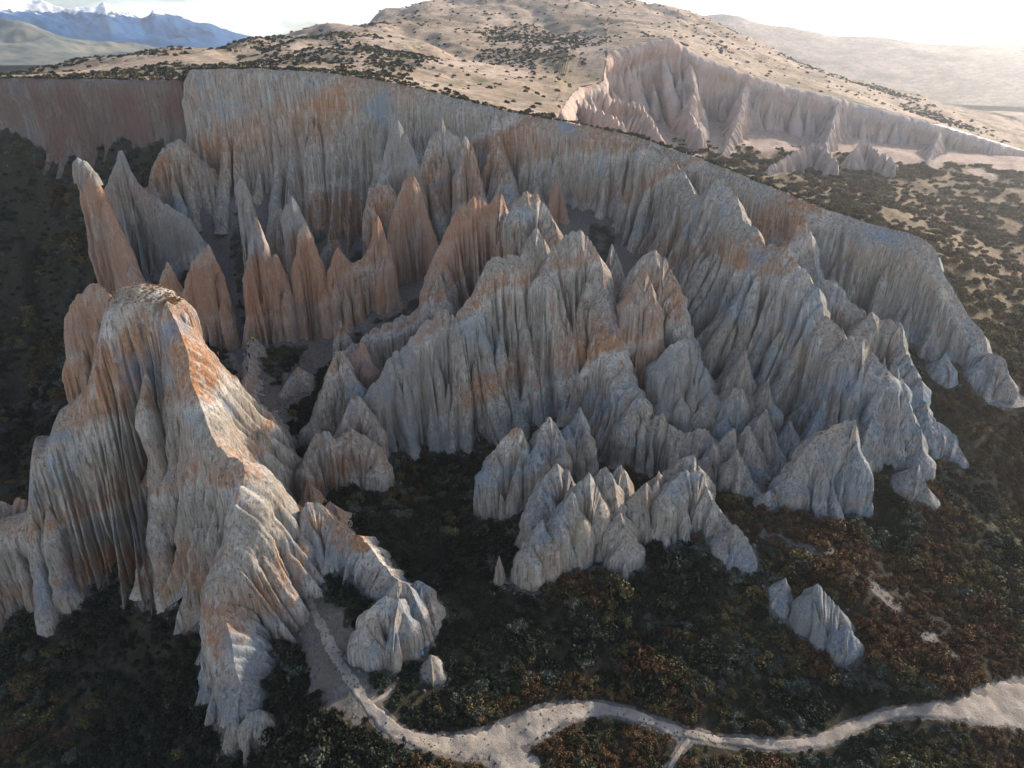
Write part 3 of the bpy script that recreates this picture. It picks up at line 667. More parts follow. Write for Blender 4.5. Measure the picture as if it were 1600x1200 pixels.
# --- front group
fin('light grey double fin with pink tip, left of the front group', [(762, 730, 124), (770, 705, 125.5), (780, 691, 126.5), (790, 674, 127.5), (804, 664, 128), (812, 664, 128), (820, 685, 127), (826, 705, 126)], cf=.35, cb=.35, cl=.25, cr=.15, jag=.6)
fin('grey humped fin behind and right of the double fin', [(836, 700, 126), (844, 668, 128.5), (853, 650, 130), (862, 648, 130), (873, 662, 129.5), (880, 695, 128)], cf=.3, cb=.35, cl=.2, cr=.15, jag=.6)
fin('thin pointed blade with a brown streak beside the humped fin', [(882, 665, 132), (892, 657, 133), (899, 650, 133.5), (905, 631, 134), (911, 655, 133), (918, 685, 131)], cf=.25, cb=.3, cl=.15, cr=.12, jag=.6)
fin('fan-shaped pale fin with a rusty right corner', [(835, 790, 112), (845, 760, 114), (856, 738, 116), (871, 723, 117), (884, 730, 117), (893, 729, 117), (897, 750, 116)], cf=.42, cb=.35, cl=.3, cr=.12, jag=.6)
sp('broad smooth pale pillar, stoutest of the front group', [(874, 805, 107), (883, 782, 108.5), (893, 768, 109.5), (901, 772, 109.5), (908, 800, 108.5)], cf=.30, cb=.3, cl=.14, cr=.14, jag=.4, fl=.7)
sp('blue-edged blade left of the stout pale pillar', [(828, 850, 104), (836, 822, 105.5), (848, 806, 106.5), (855, 830, 105.5)], cf=.25, cb=.3, cl=.15, cr=.1, jag=.5, fl=.7)
fin('grey-topped fluted blade right of the stout pale pillar', [(903, 750, 112), (912, 742, 112.5), (921, 738, 113), (930, 750, 112.5), (940, 775, 111.5)], cf=.3, cb=.3, cl=.12, cr=.12, jag=.7)
rdg('long narrow blade stepping down to the left of the paired fins', [(932, 752, 115), (938, 728, 116.5), (952, 726, 116.5), (960, 742, 115.5), (964, 790, 112), (970, 815, 109), (978, 835, 107.5)], cf=.25, cb=.3, cl=.1, cr=.05, jag=.6, fl=.7)
fin('pointed blade with a light crest in the middle of the front group', [(957, 740, 117.5), (971, 721, 118.5), (977, 740, 117.5), (985, 775, 115.5)], cf=.28, cb=.3, cr=.15, jag=.5)
fin('round-shouldered dark blade left of the big front fin', [(990, 770, 114.5), (1002, 757, 115), (1012, 751, 115.5), (1021, 765, 115), (1029, 800, 113)], cf=.28, cb=.3, cl=.12, cr=.12, jag=.4)
sp('needle-thin spike just left of the big front fin', [(1026, 745, 117), (1029, 728, 118), (1034, 770, 116), (1036, 805, 114)], cf=.15, cb=.2, cl=.1, cr=.1, jag=.4, fl=.5)
fin('big front fin with many rounded flutes', [(1042, 770, 113), (1050, 748, 115), (1060, 735, 116.5), (1070, 730, 117), (1076, 737, 116.5), (1090, 732, 117), (1101, 734, 117), (1105, 765, 115.5), (1120, 788, 113.5), (1132, 808, 112), (1142, 818, 111)], cf=.34, cb=.35, cl=.15, cr=.2, jag=.6)
crag('blue crumbly tuft of clay on the top of the big front fin', [(1054, 728, 119.5), (1063, 711, 121), (1076, 712, 121), (1088, 712, 121), (1093, 728, 120)], cf=.3, cb=.3, jag=.8)
fin('blue and white toothed toe at the right end of the front group', [(1136, 830, 108), (1143, 818, 108.5), (1153, 820, 108.5), (1162, 838, 107), (1174, 856, 105.5), (1182, 878, 104)], cf=.34, cb=.35, cl=.15, cr=.2, jag=.5)
sp('solitary small grey spike alone in the bushes', [(775, 885, 103.5), (780, 862, 104.5), (786, 885, 103.5)], cf=.17, cb=.2, cl=.14, cr=.14, butt=0, fl=.05, jag=.1, top=.05, flare=0, steep=.7, ledge=0)
fin('isolated blue-grey outcrop on the bushy slope, lower right', [(1266, 928, 94.5), (1273, 911, 95), (1284, 920, 95), (1296, 931, 94.6), (1308, 937, 94.3), (1317, 950, 93.6)], cf=.2, cb=.25, cl=.06, cr=.06, jag=.8, lam=(3.0, 1.7, 1.0), steep=.4, fl=.7, butt=2.5, mat=M_grey)
crag('rounded blade behind the isolated blue-grey outcrop', [(1320, 944, 96.5), (1328, 936, 97), (1338, 936, 97), (1348, 950, 96.5)], cf=.2, cb=.25, cl=.08, cr=.08, jag=.4, fl=.7)
crag('small slab at the foot of the isolated outcrop', [(1310, 985, 90.5), (1317, 973, 91), (1326, 970, 91), (1334, 985, 90)], cf=.25, cb=.3, jag=.3, flare=.5)
crag('lone pale stone poking from the orange scrub above the outcrop', [(1222, 910, 99), (1227, 898, 99.5), (1233, 912, 99)], cf=.25, cb=.25, jag=.2, flare=.3)

# --- beside the gully path
fin('grey and orange peak on the right bank of the gully path', [(488, 660, 144), (500, 615, 147.5), (512, 575, 151), (526, 542, 154), (536, 548, 153.5), (546, 572, 152), (558, 596, 150.5), (568, 612, 149)], cf=.4, cb=.42, cl=.35, jag=.5)
fin('small orange ridge behind the peak on the right bank', [(543, 562, 157), (553, 550, 158), (563, 534, 159), (572, 545, 158), (580, 565, 157)], cf=.3, cb=.3, jag=.5, mat=M_orange)
sp('white-topped rounded peak above the toothed crag', [(533, 665, 138), (541, 638, 140), (548, 622, 141), (556, 618, 141.5), (566, 623, 141), (576, 642, 140), (586, 668, 138)], cf=.33, cb=.35, jag=.4)
crag('pale toothed crag with a saddle-shaped top right of the gully path', [(477, 720, 129.5), (482, 690, 132), (490, 676, 133), (504, 675, 133), (516, 677, 133), (522, 687, 133), (536, 681, 133.5), (542, 670, 134.5), (547, 664, 135), (558, 675, 134.5), (574, 684, 134), (589, 691, 133), (592, 715, 131.5)], cf=.42, cb=.38, cl=.2, cr=.15, jag=.7)
sp('thin brown wall at the left foot of the toothed crag', [(474, 775, 122.5), (480, 745, 125), (489, 768, 123.5)], cf=.25, cb=.3, cl=.2, jag=.5, mat=M_orange)
rdg('descending ridge with a sunlit crest right of the gully path', [(466, 835, 107.5), (469, 805, 109.5), (480, 786, 111), (497, 780, 112), (512, 792, 112), (524, 815, 110.5), (538, 823, 110), (552, 830, 109.5), (568, 838, 108.5), (583, 858, 106), (596, 880, 103.5), (612, 895, 101.5), (628, 908, 99.5)], cf=.34, cb=.42, cl=.25, jag=.5)
crag('short pale ridge joining the toothed crag to the descending ridge', [(506, 790, 117), (516, 778, 118.5), (528, 800, 116.5), (538, 825, 114.5)], cf=.4, cb=.45, jag=.4)
fin('smooth fluted fin nearest the path junction', [(567, 985, 88), (572, 962, 89.5), (582, 945, 91), (596, 935, 91.5), (606, 928, 92), (616, 932, 92), (626, 930, 92), (631, 955, 91)], cf=.38, cb=.3, cl=.2, cr=.2, jag=.4)
fin('grey fin with an orange streak behind the one at the path junction', [(612, 916, 95.5), (622, 904, 96.5), (634, 904, 97), (644, 915, 96.5), (652, 945, 94)], cf=.32, cb=.3, cr=.2, jag=.5)
fin('rightmost squared fin of the cluster at the path junction', [(638, 912, 98.5), (650, 905, 99), (662, 907, 99), (669, 925, 98), (675, 955, 95.5), (679, 985, 93)], cf=.3, cb=.3, cr=.18, jag=.4)
crag('knee-high clay knob beside the climbing person in blue', [(666, 1030, 87), (671, 1020, 87.5), (678, 1022, 87.3)], cf=.3, cb=.3, jag=.2, flare=.3)
rdg('dark clay mound with a worn crest where the hikers stand', [(394, 527, 178), (389, 540, 176), (387, 560, 171), (386, 580, 166.5), (383, 605, 160), (392, 628, 155), (412, 645, 151)], cf=.75, cb=.95, jag=.3, fl=.8, cr=.5)
crag('low rounded clay bump right of the hikers mound', [(440, 610, 163), (452, 588, 166), (462, 572, 168), (476, 578, 167)], cf=.7, cb=.7, jag=.3, fl=.6)

print('buttresses', BUTT)
print('clay tris', sum(len(c[0].data.polygons) for c in CLAY) * 2)
# --- ribs inside the second basin
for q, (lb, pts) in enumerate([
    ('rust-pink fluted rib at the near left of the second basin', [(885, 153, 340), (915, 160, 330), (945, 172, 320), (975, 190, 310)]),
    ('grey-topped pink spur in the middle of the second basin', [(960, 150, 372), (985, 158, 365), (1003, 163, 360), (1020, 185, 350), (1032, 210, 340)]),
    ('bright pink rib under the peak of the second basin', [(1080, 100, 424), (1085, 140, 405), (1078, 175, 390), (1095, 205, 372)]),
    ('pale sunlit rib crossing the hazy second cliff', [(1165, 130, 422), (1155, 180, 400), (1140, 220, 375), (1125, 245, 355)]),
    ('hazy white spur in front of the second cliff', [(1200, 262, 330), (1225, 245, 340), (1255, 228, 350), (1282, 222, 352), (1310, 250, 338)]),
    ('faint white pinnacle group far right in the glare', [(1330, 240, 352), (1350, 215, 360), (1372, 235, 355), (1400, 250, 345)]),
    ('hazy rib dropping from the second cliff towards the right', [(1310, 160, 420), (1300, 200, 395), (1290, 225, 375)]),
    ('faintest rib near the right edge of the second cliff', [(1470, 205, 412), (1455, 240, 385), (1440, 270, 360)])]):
    rdg(lb, pts, cf=.75, cb=.7, jag=.8, fl=1.5, step=.5, lam=(9, 4.5, 2.2), notch=1.8, start=.3, ledge=.12, mat=M_pink_glare)
# ------------------------------------------------------------------ valley ground
def polar(az, r_of, nr, zf, name, mat, smooth=True):
    A = np.radians(az)[:, None]
    R = r_of
    x = np.sin(A) * R; y = np.cos(A) * R
    z = zf(x, y)
    V = np.stack([x, y, z], -1)
    return mesh_np(name, V.reshape(-1, 3), grid_faces(len(az), nr)[:, ::-1], mat, smooth), V

PATHS = {  # centre lines as (px, py, half width in m)
    'main': [(430, 640, 2.0), (432, 690, 2.2), (436, 730, 2.4), (446, 770, 2.2), (452, 810, 2.0), (458, 850, 1.9), (468, 900, 1.8), (488, 950, 1.9), (512, 1000, 2.2), (538, 1045, 2.2), (562, 1085, 2.4), (592, 1122, 2.8), (630, 1152, 3.0),
             (690, 1166, 4.2), (750, 1166, 5.2), (800, 1152, 6.0), (840, 1130, 5.6), (880, 1114, 4.4), (930, 1104, 2.6), (985, 1115, 2.2), (1040, 1138, 2.0), (1090, 1150, 2.2), (1150, 1158, 2.0), (1220, 1166, 2.0), (1290, 1158, 2.0),
             (1340, 1132, 2.2), (1390, 1114, 2.2), (1450, 1112, 2.3), (1520, 1114, 4.6), (1580, 1100, 9.0), (1660, 1090, 11.0), (1760, 1090, 11.0)],
    'turnout': [(760, 1172, 4.0), (800, 1180, 6.4), (820, 1215, 7.5), (840, 1260, 4.0)],
    'spur': [(1082, 1150, 1.2), (1066, 1165, .9), (1052, 1190, .8), (1040, 1215, .8)],
    'link': [(572, 1100, 1.0), (592, 1098, .8), (606, 1085, .6), (618, 1068, .5)],
    'end': [(1560, 1095, 3.2), (1600, 1120, 3.5), (1660, 1150, 4.0)]}
def path_line(pts, step=.35):
    P = []
    for px, py, w in pts:
        p = PZ(px, py, 0.0)
        for _ in range(30):
            z = float(zA(p[0], p[1])); p = PZ(px, py, z)
        P.append([p[0], p[1], w])
    P = np.array(P)
    seg = np.linalg.norm(np.diff(P[:, :2], axis=0), axis=1); cum = np.concatenate([[0], np.cumsum(seg)])
    t = np.arange(0, cum[-1], step)
    Q = np.stack([np.interp(t, cum, P[:, c]) for c in range(3)], 1)
    return smooth1(Q, 6)
PL = {k: path_line([(p[0], p[1], p[2] * .42) for p in v]) for k, v in PATHS.items()}
GUL = path_line([(350, 460, 4), (362, 520, 4), (372, 560, 3), (400, 590, 3), (430, 640, 4), (436, 700, 4), (450, 790, 3.5), (462, 880, 3), (500, 990, 4), (560, 1110, 4)], 1.0)
GUL2 = path_line([(440, 640, 3), (470, 590, 4), (500, 560, 4), (520, 520, 3)], 1.0)
WASH = path_line([(650, 760, .8), (655, 820, 1.2), (662, 880, 1.0), (660, 905, .5)], 1.0)
WASH2 = path_line([(985, 900, .6), (1010, 935, .8), (1035, 975, .5)], 1.0)
WASH3 = path_line([(1180, 830, .8), (1230, 855, 1.0), (1270, 850, 1.0), (1300, 870, .8), (1370, 915, .9), (1420, 960, .8), (1460, 1000, .9), (1500, 1035, 1.0), (1520, 1050, .8)], 1.0)
WASH4 = path_line([(738, 1040, .5), (748, 1065, .7), (745, 1100, .5), (748, 1150, 1.0)], 1.0)
def dline(x, y, L):
    """distance to a line minus its half width"""
    sh = np.shape(x); x = np.ravel(x); y = np.ravel(y)
    o = np.full(len(x), 99.0)
    Ls = L[::max(1, len(L) // 260)]
    bx0, bx1, by0, by1 = L[:, 0].min() - 14, L[:, 0].max() + 14, L[:, 1].min() - 14, L[:, 1].max() + 14
    m = (x > bx0) & (x < bx1) & (y > by0) & (y < by1)
    xx, yy = x[m], y[m]; r = np.empty(len(xx))
    for a_ in range(0, len(xx), 30000):
        q = np.hypot(xx[a_:a_ + 30000, None] - Ls[None, :, 0], yy[a_:a_ + 30000, None] - Ls[None, :, 1]) - Ls[None, :, 2]
        r[a_:a_ + 30000] = q.min(1)
    o[m] = r
    return o.reshape(sh)
_rim = np.array([PY(*q)[:2] for q in RIM + RIMR])
_raz = np.maximum.accumulate(np.arctan2(_rim[:, 0], _rim[:, 1]) + np.arange(len(_rim)) * 1e-6); _rr = np.hypot(_rim[:, 0], _rim[:, 1])
def in_amph(x, y):
    return np.hypot(x, y) < np.interp(np.arctan2(x, y), _raz, _rr)
def scrub_mask(x, y):
    """1 where scrub covers the ground, 0 on bare clay and gravel"""
    m = np.ones(np.shape(x))
    for L in (GUL, GUL2, WASH3):
        m = np.minimum(m, sst(-.6, 2.2, dline(x, y, L) + 1.6 * noise(np.asarray(x) / 1.4, np.asarray(y) / 1.8, 0, 410)))
    for L in PL.values():
        m = np.minimum(m, sst(0, 1.0, dline(x, y, L)))
    # the floor of the amphitheatre between the spires is gravel
    az = x / np.maximum(y, 1)
    inb = sst(-.47, -.42, az) * sst(176, 182, y) * sst(.62, .56, az)
    patch = sst(-.05, .35, noise(x / 9, y / 9, 0, 400) + .15)
    m = np.minimum(m, 1 - inb * (1 - .55 * patch) * in_amph(x, y))
    # the second basin: bare near its scarp, scrub below
    b2 = (~in_amph(x, y)) * sst(150, 60, x) * sst(-20, 30, x)
    m = np.minimum(m, 1 - .75 * b2 * sst(.35, -.1, noise(x / 12, y / 12, 0, 403)))
    da = Rb(np.degrees(np.arctan2(x, y))) - np.hypot(x, y)
    m = np.minimum(m, 1 - (~in_amph(x, y)) * sst(10, 30, x) * sst(75, 45, da + 22 * noise(x / 10, y / 18, 0, 405)))
    return m
azs = np.concatenate([np.linspace(-75, -42, 40)[:-1], np.linspace(-42, 42, 620), np.linspace(42, 80, 40)[1:]])
NR = 440
tt = np.linspace(0, 1, NR)
Rr = 4 * (580 / 4) ** (tt[None] ** .62) * np.ones((len(azs), 1))
def zA_sheet(x, y):
    z = zA(x, y); r = np.hypot(x, y); rb = Rb(np.degrees(np.arctan2(x, y)))
    return np.where(r > rb + 3, np.minimum(z, zB(x, y) - 6 - .25 * (r - rb)), z)
ground, GV = polar(azs, Rr, NR, zA_sheet, 'ground', ground_material())
gx, gy, gz = GV[..., 0], GV[..., 1], GV[..., 2]
scree = np.zeros(gx.shape)
for q in range(8):
    for rr in (1.0, 2.4):
        scree += (occ_z(gx + rr * math.cos(q * .785), gy + rr * math.sin(q * .785)) > gz + .3) / 16.0
attr(ground, 'dry', np.clip(sst(95, 135, gx + 12 * noise(gx / 18, gy / 18, 0, 420)) + (~in_amph(gx, gy)) * (gy > 170) * .9 * sst(0, 40, gx), 0, 1))
attr(ground, 'scrub', scrub_mask(gx, gy) - 1.3 * scree)
tag(ground, kind='structure')

# ------------------------------------------------------------------ hill and plateau behind the rims
azs2 = np.concatenate([np.linspace(-78, -44, 40)[:-1], np.linspace(-44, 44, 620), np.linspace(44, 82, 40)[1:]])
NR2 = 250
M_hill = hill_material()
R0 = Rb(azs2) + 1.0
tt2 = np.linspace(0, 1, NR2)
RR2 = np.where(tt2[None] < .75, R0[:, None] + (700 - R0[:, None]) * (np.minimum(tt2[None], .75) / .75) ** 1.5, 700 + 1500 * (np.clip(tt2[None] - .75, 0, 1) / .25) ** 1.5)
def zB2(x, y):
    z = zB(x, y)
    return z
hill, HV = polar(azs2, RR2, NR2, zB2, 'hill', M_hill)
tag(hill, kind='structure')

# distant plain and mountains
def plain_material():
    k = NT('river plain')
    g = k.pos((.003, .012, 1))
    col = k.ramp(k.noise(1.0, vec=g, detail=6, rough=.6), [(.38, (.05, .09, .12)), (.46, (.24, .24, .19)), (.56, (.38, .36, .29)), (.64, (.10, .14, .14)), (.7, (.36, .33, .27))])
    return k.done(col)
def mountain_material():
    k = NT('haze blue mountain rock and snow')
    g = k.n('ShaderNodeNewGeometry'); s = k.n('ShaderNodeSeparateXYZ'); k.l(g.outputs['Position'], s.inputs[0])
    at = k.n('ShaderNodeAttribute', attribute_name='snow')
    n = k.noise(.03, detail=7, rough=.7)
    base = k.ramp(k.noise(.010, detail=6, rough=.65), [(.35, (.012, .07, .19)), (.55, (.025, .11, .27)), (.7, (.07, .15, .24))])  # blue of the distance haze painted into the rock colour
    f = k.math('ADD', at.outputs['Fac'], k.math('MULTIPLY', k.math('SUBTRACT', n, .5), 1.3))
    return k.done(k.mix(k.ramp(f, [(.62, 0.0), (.70, 1.0)]), base, (.85, .87, .90)))
def foot_material():
    k = NT('foothill grass')
    col = k.ramp(k.noise(.014, detail=7, rough=.65), [(.38, (.05, .075, .085)), (.5, (.16, .17, .14)), (.62, (.27, .25, .19)), (.72, (.08, .10, .10))])
    return k.done(col)
# a tilted plain seen as a thin band; sampled along rays so that its far edge meets the range at py 76
pa = np.linspace(-60, 6, 120)
def zplain(x, y):
    d = np.hypot(x, y)
    return np.interp(d, [300, 900, 1300, 1800, 2400, 3000], [-40, 30, 50, 74, 88, 90])
pr = np.linspace(0, 1, 90)
plain, _ = polar(pa, 300 + (3000 - 300) * (pr[None] ** 1.6) * np.ones((len(pa), 1)), 90, zplain, 'plain', plain_material())
tag(plain, kind='structure')
def range_sheet(name, mat, prof, r0, r1, naz, nr, rough, base_z, seed, snow=None, amp_=.42):
    az0 = math.degrees(math.atan((prof[0][0] - 800) / FPX / 1.09)); az1 = math.degrees(math.atan((prof[-1][0] - 800) / FPX / 1.09))
    az = np.linspace(az0, az1, naz)
    pxs = np.tan(np.radians(az)) * 1.09 * FPX + 800
    py = np.interp(pxs, [p[0] for p in prof], [p[1] for p in prof])
    rc = (r0 + r1) / 2
    u = (600 - py) / FPX
    slope = (-SP + u * CP) / np.hypot((pxs - 800) / FPX, CP + u * SP)
    ztop = CAMZ + slope * rc
    t = np.linspace(0, 1, nr)
    R = r0 + (r1 - r0) * t[None] * np.ones((naz, 1))
    x = np.sin(np.radians(az))[:, None] * R; y = np.cos(np.radians(az))[:, None] * R
    tent = 1 - np.abs(t * 2 - 1)[None] ** 1.1
    rid = 1 - np.abs(fbm(x / rough, y / rough, 0, seed, 6))
    zb_ = base_z
    z = zb_ + (ztop[:, None] - zb_) * tent + (rid - .75) * (ztop[:, None] - zb_) * amp_ * np.sin(np.pi * t)[None] * (.35 + .65 * tent)
    o = mesh_np(name, np.stack([x, y, z], -1).reshape(-1, 3), grid_faces(naz, nr)[:, ::-1], mat)
    if snow:
        attr(o, 'snow', np.clip((z - snow[0]) / (snow[1] - snow[0]), -1, 1.2))
    return tag(o, kind='structure')
range_sheet('mountains', mountain_material(), [(-500, -90), (-200, -60), (0, -30), (40, -12), (60, 0), (100, 8), (130, 14), (175, 13), (190, 8), (215, 22), (240, 28), (262, 20), (290, 25), (320, 38), (345, 40), (370, 50), (400, 58), (440, 64), (470, 72), (520, 80)],
            2100, 2900, 420, 90, 190, 86, 3, (140, 200))
range_sheet('foothills', foot_material(), [(-500, 10), (-200, 18), (0, 30), (60, 38), (120, 50), (180, 60), (230, 70), (275, 77)], 1400, 2050, 200, 60, 150, 72, 9)
range_sheet('distant_hills', M_hill, [(960, 34), (1000, 22), (1060, 14), (1120, 22), (1200, 40), (1300, 55), (1420, 64), (1550, 66), (1700, 60), (2100, 50)], 1300, 2100, 200, 60, 300, 20, 15, amp_=.12)

# ------------------------------------------------------------------ road ribbon
V, F = [], []
NA = 15
M_path = path_material()
class PathMesh: pass
PVs, PFs, base_i = [], [], 0
for key, L in PL.items():
    T = np.gradient(L[:, :2], axis=0); T = smooth1(T, 4); T /= np.linalg.norm(T, axis=1)[:, None]
    Nn = np.stack([T[:, 1], -T[:, 0]], 1)
    w = np.linspace(-1.35, 1.35, NA)
    i = np.arange(len(L))
    ww = L[:, 2] * (1 + .22 * noise(i * .35 / 3, 0, 0, 500))
    x = L[:, :1] + Nn[:, :1] * (w[None] * ww[:, None]); y = L[:, 1:2] + Nn[:, 1:] * (w[None] * ww[:, None])
    edge = np.abs(w)[None] + .22 * noise(x / 1.2, y / 1.2, 0, 501) + .18 * noise(x / .5, y / .5, 0, 502)
    z = zA(x, y) + .16 - .55 * np.clip(edge - .8, 0, None) / .35 * .6 - .05 * np.abs(noise(x / 2, y / 2, 0, 503))
    z += {'main': 0, 'turnout': -.012, 'spur': -.02, 'link': -.016, 'end': -.008}[key]
    PVs.append(np.stack([x, y, z], -1).reshape(-1, 3)); PFs.append(grid_faces(len(L), NA) + base_i)
    base_i += len(PVs[-1])
path = mesh_np('path', np.concatenate(PVs), np.concatenate(PFs)[:, ::-1], M_path)
tag(path, kind='structure')

# ------------------------------------------------------------------ loose stones of the gully (uncountable)
def rock_proto():
    bm = bmesh.new(); bmesh.ops.create_icosphere(bm, subdivisions=1, radius=1)
    for v in bm.verts: v.co *= random.uniform(.6, 1.15)
    me = bpy.data.meshes.new('stone'); bm.to_mesh(me); bm.free(); return me
def stone_material():
    k = NT('gravel stone')
    return k.done(k.ramp(k.noise(.6, detail=3), [(.3, (.08, .075, .07)), (.6, (.17, .15, .13)), (.75, (.27, .24, .21))]))

def bush_mesh(name, seed, mat, nclump=15, nleaf=40, leaf=.16, flat=.75):
    r = np.random.default_rng(seed)
    cs = []
    for q in range(nclump):
        th = r.uniform(0, 2 * math.pi); rr = .72 * math.sqrt(r.uniform(0, 1)); zz = flat * (.30 + .55 * r.uniform(0, 1)) * (1 - .55 * rr)
        cs.append((rr * math.cos(th), rr * math.sin(th), zz, r.uniform(.20, .38)))
    Vv, lv = [], []
    for (cx, cy, cz, cr) in cs:
        tone = r.uniform(0, .6)
        for q in range(nleaf):
            d = r.normal(size=3); d /= np.linalg.norm(d)
            p = np.array([cx, cy, cz]) + d * cr * r.uniform(.55, 1.08) * np.array([1, 1, .8])
            if p[2] < 0: p[2] = abs(p[2]) * .4
            n_ = d * .5 + r.normal(size=3) * .6; n_ /= np.linalg.norm(n_)
            u = np.cross(n_, r.normal(size=3)); u /= np.linalg.norm(u); v = np.cross(n_, u)
            s = leaf * r.uniform(.5, 1.15)
            for (a_, b_) in ((-.5, -.35), (.5, -.45), (.45, .5), (-.55, .4)):
                Vv.append(p + u * s * a_ + v * s * b_)
            t = np.clip(tone + r.uniform(-.12, .45), 0, 1); lv += [t] * 4
    Vv = np.array(Vv); Ff = np.arange(len(Vv)).reshape(-1, 4)
    o = mesh_np(name, Vv, Ff, mat, smooth=False)
    attr(o, 'leafv', lv)
    return o
KIND = ['dark_shrub', 'olive_shrub', 'russet_shrub', 'grey_green_shrub']
proto = [bush_mesh('shrub', 40 + q, M_leaf[q], leaf=(.15, .14, .13, .14)[q]) for q in range(4)]

def put_on_grid(x0, x1, y0, y1, sp):
    xs = np.arange(x0, x1, sp); ys = np.arange(y0, y1, sp)
    X, Y = np.meshgrid(xs, ys, indexing='ij')
    X = X.ravel() + RNG.uniform(-.5, .5, X.size) * sp; Y = Y.ravel() + RNG.uniform(-.5, .5, Y.size) * sp
    return X, Y
def visible_region(X, Y, Z):
    dx, dy, dz = X, Y, Z - CAMZ
    dep = dy * CP - dz * SP
    up = dy * SP + dz * CP
    px = 800 + FPX * dx / dep; py = 600 - FPX * up / dep
    return px, py, dep
def near_clay(X, Y, Z, r=1.2):
    m = np.zeros(len(X), bool)
    for q in range(9):
        an = q * math.pi / 4; rr = r if q < 8 else 0
        m |= occ_z(X + rr * math.cos(an), Y + rr * math.sin(an)) > Z + .5
    return m
pts_all = []
for (x0, x1, y0, y1, sp_, smin, smax) in [(-210, -52, 150, 330, 2.2, 1.1, 2.3), (-130, 240, 58, 175, 1.5, .9, 2.3), (-190, 330, 175, 430, 2.6, 1.2, 2.6)]:
    X, Y = put_on_grid(x0, x1, y0, y1, sp_)
    Z = zA(X, Y)
    az_ = np.degrees(np.arctan2(X, Y))
    ok = np.hypot(X, Y) < Rb(az_) - 4
    px, py, dep = visible_region(X, Y, Z)
    ok &= (px > -160) & (px < 1760) & (py < 1330) & (dep > 5)
    sm = scrub_mask(X, Y)
    # patches: open ground between thickets
    dens = .86 + .25 * noise(X / 11, Y / 11, 0, 61)
    far = Y > 175
    dens = np.where(far, .62 + .5 * noise(X / 16, Y / 16, 0, 62), dens)
    steep = np.hypot(zA(X + 1, Y) - Z, zA(X, Y + 1) - Z)
    dens = dens - .5 * sst(1.3, 2.2, steep) * (X > -60)
    amp = (X / np.maximum(Y, 1) < .62) & (Y > 176) & (X / np.maximum(Y, 1) > -.47) & in_amph(X, Y)
    sm = np.where(amp, sm * .25, sm)
    ok &= RNG.uniform(0, 1, len(X)) < dens * sm
    ok &= ~near_clay(X, Y, Z, .55)
    X, Y, Z, px, py, dep, az_ = [v[ok] for v in (X, Y, Z, px, py, dep, az_)]
    big = (1 + .45 * noise(X / 8, Y / 8, 0, 65))
    sc = RNG.uniform(smin, smax, len(X)) * np.clip(big, .5, 1.5)
    sc = np.where(RNG.uniform(0, 1, len(X)) < .05, sc * 1.6, sc)
    for L in PL.values():
        sc = np.minimum(sc, np.clip(dline(X, Y, L) * .8 + .25, .3, 9))
    # species by place
    k1 = noise(X / 13, Y / 13, 0, 70) + .5 * noise(X / 4, Y / 4, 0, 71)
    spur = np.exp(-(dline(X, Y, WASH3) / 9.0) ** 2)
    right = sst(1150, 1550, px) * .55
    fr = sst(1080, 1200, py) * sst(900, 1100, px) * .5
    score = k1 + 1.3 * spur + right + fr + RNG.normal(0, .25, len(X))
    kind = np.where(score > .85, 2, np.where(score > .25, 1, np.where(score > -.05, 3, 0)))
    score = score + 1.1 * sst(92, 130, X + 10 * noise(X / 15, Y / 15, 0, 421)) * RNG.uniform(.3, 1, len(X))
    kind = np.where(score > .85, np.where(RNG.uniform(0, 1, len(X)) < .5 * sst(95, 125, X), 1, 2), np.where(score > .25, 1, np.where(score > -.05, 3, 0)))
    if x1 == -52: kind = np.where(RNG.uniform(0, 1, len(X)) < .45, RNG.integers(0, 4, len(X)), kind)
    kind = np.where((py > 720) & (px < 1100) & (RNG.uniform(0, 1, len(X)) < .5), np.where(score > .5, 2, 0), kind)
    pts_all.append(np.stack([X, Y, Z, sc, kind, px, py, dep], 1))
PT = np.concatenate(pts_all)
show = (PT[:, 5] > 5) & (PT[:, 5] < 1595) & (PT[:, 6] > 0) & (PT[:, 6] < 1200)
size = np.where(show, PT[:, 3] / PT[:, 7], 0)
order = np.argsort(-size)
IND, REST = PT[order[:280]], PT[order[280:]]
print('shrubs', len(PT))
ZONE = {0: 'dark green', 1: 'olive', 2: 'russet orange', 3: 'grey green'}
used = [False] * 4
MARKS = [(50, 1150, 'the very bottom left corner'), (220, 1070, 'the lowest flutes of the big foreground ridge'), (250, 1180, 'the small fin at the bottom edge'), (420, 1180, 'the toe of the serrated pale ridge'), (550, 1170, 'the walker on the path'), (700, 1010, 'the rightmost squared fin'), (1050, 1000, 'the dark middle of the thicket'), (1420, 1020, 'the foot of the orange spur'), (30, 1000, 'the shadowed lower left corner'), (130, 1120, 'the foot of the big foreground ridge'), (480, 1150, 'the bottom end of the serrated pale ridge'), (560, 1060, 'the stony gully mouth'),
         (690, 1090, 'the round thicket at the path junction'), (780, 865, 'the solitary small spike'), (640, 760, 'the dark hollow under the smooth grey blade'), (700, 900, 'the pale wash in the hollow'),
         (870, 920, 'the stout pale pillar'), (1000, 930, 'the long narrow blade'), (1160, 910, 'the blue toothed toe'), (1310, 1000, 'the isolated blue-grey outcrop'), (1230, 850, 'the orange spur'),
         (1440, 770, 'the blue clay toe'), (1560, 600, 'the pale clay nose'), (1520, 800, 'the right edge slope'), (1540, 980, 'the lit slope near the right edge'), (950, 1150, 'the bush island inside the road bend'),
         (1150, 1090, 'the dip of the dirt road'), (1350, 1170, 'the road bend at lower right'), (1520, 1150, 'the wide end of the road'), (900, 1050, 'the first bend of the dirt road'), (50, 620, 'the dark slope at the left edge'), (430, 600, 'the hikers mound')]
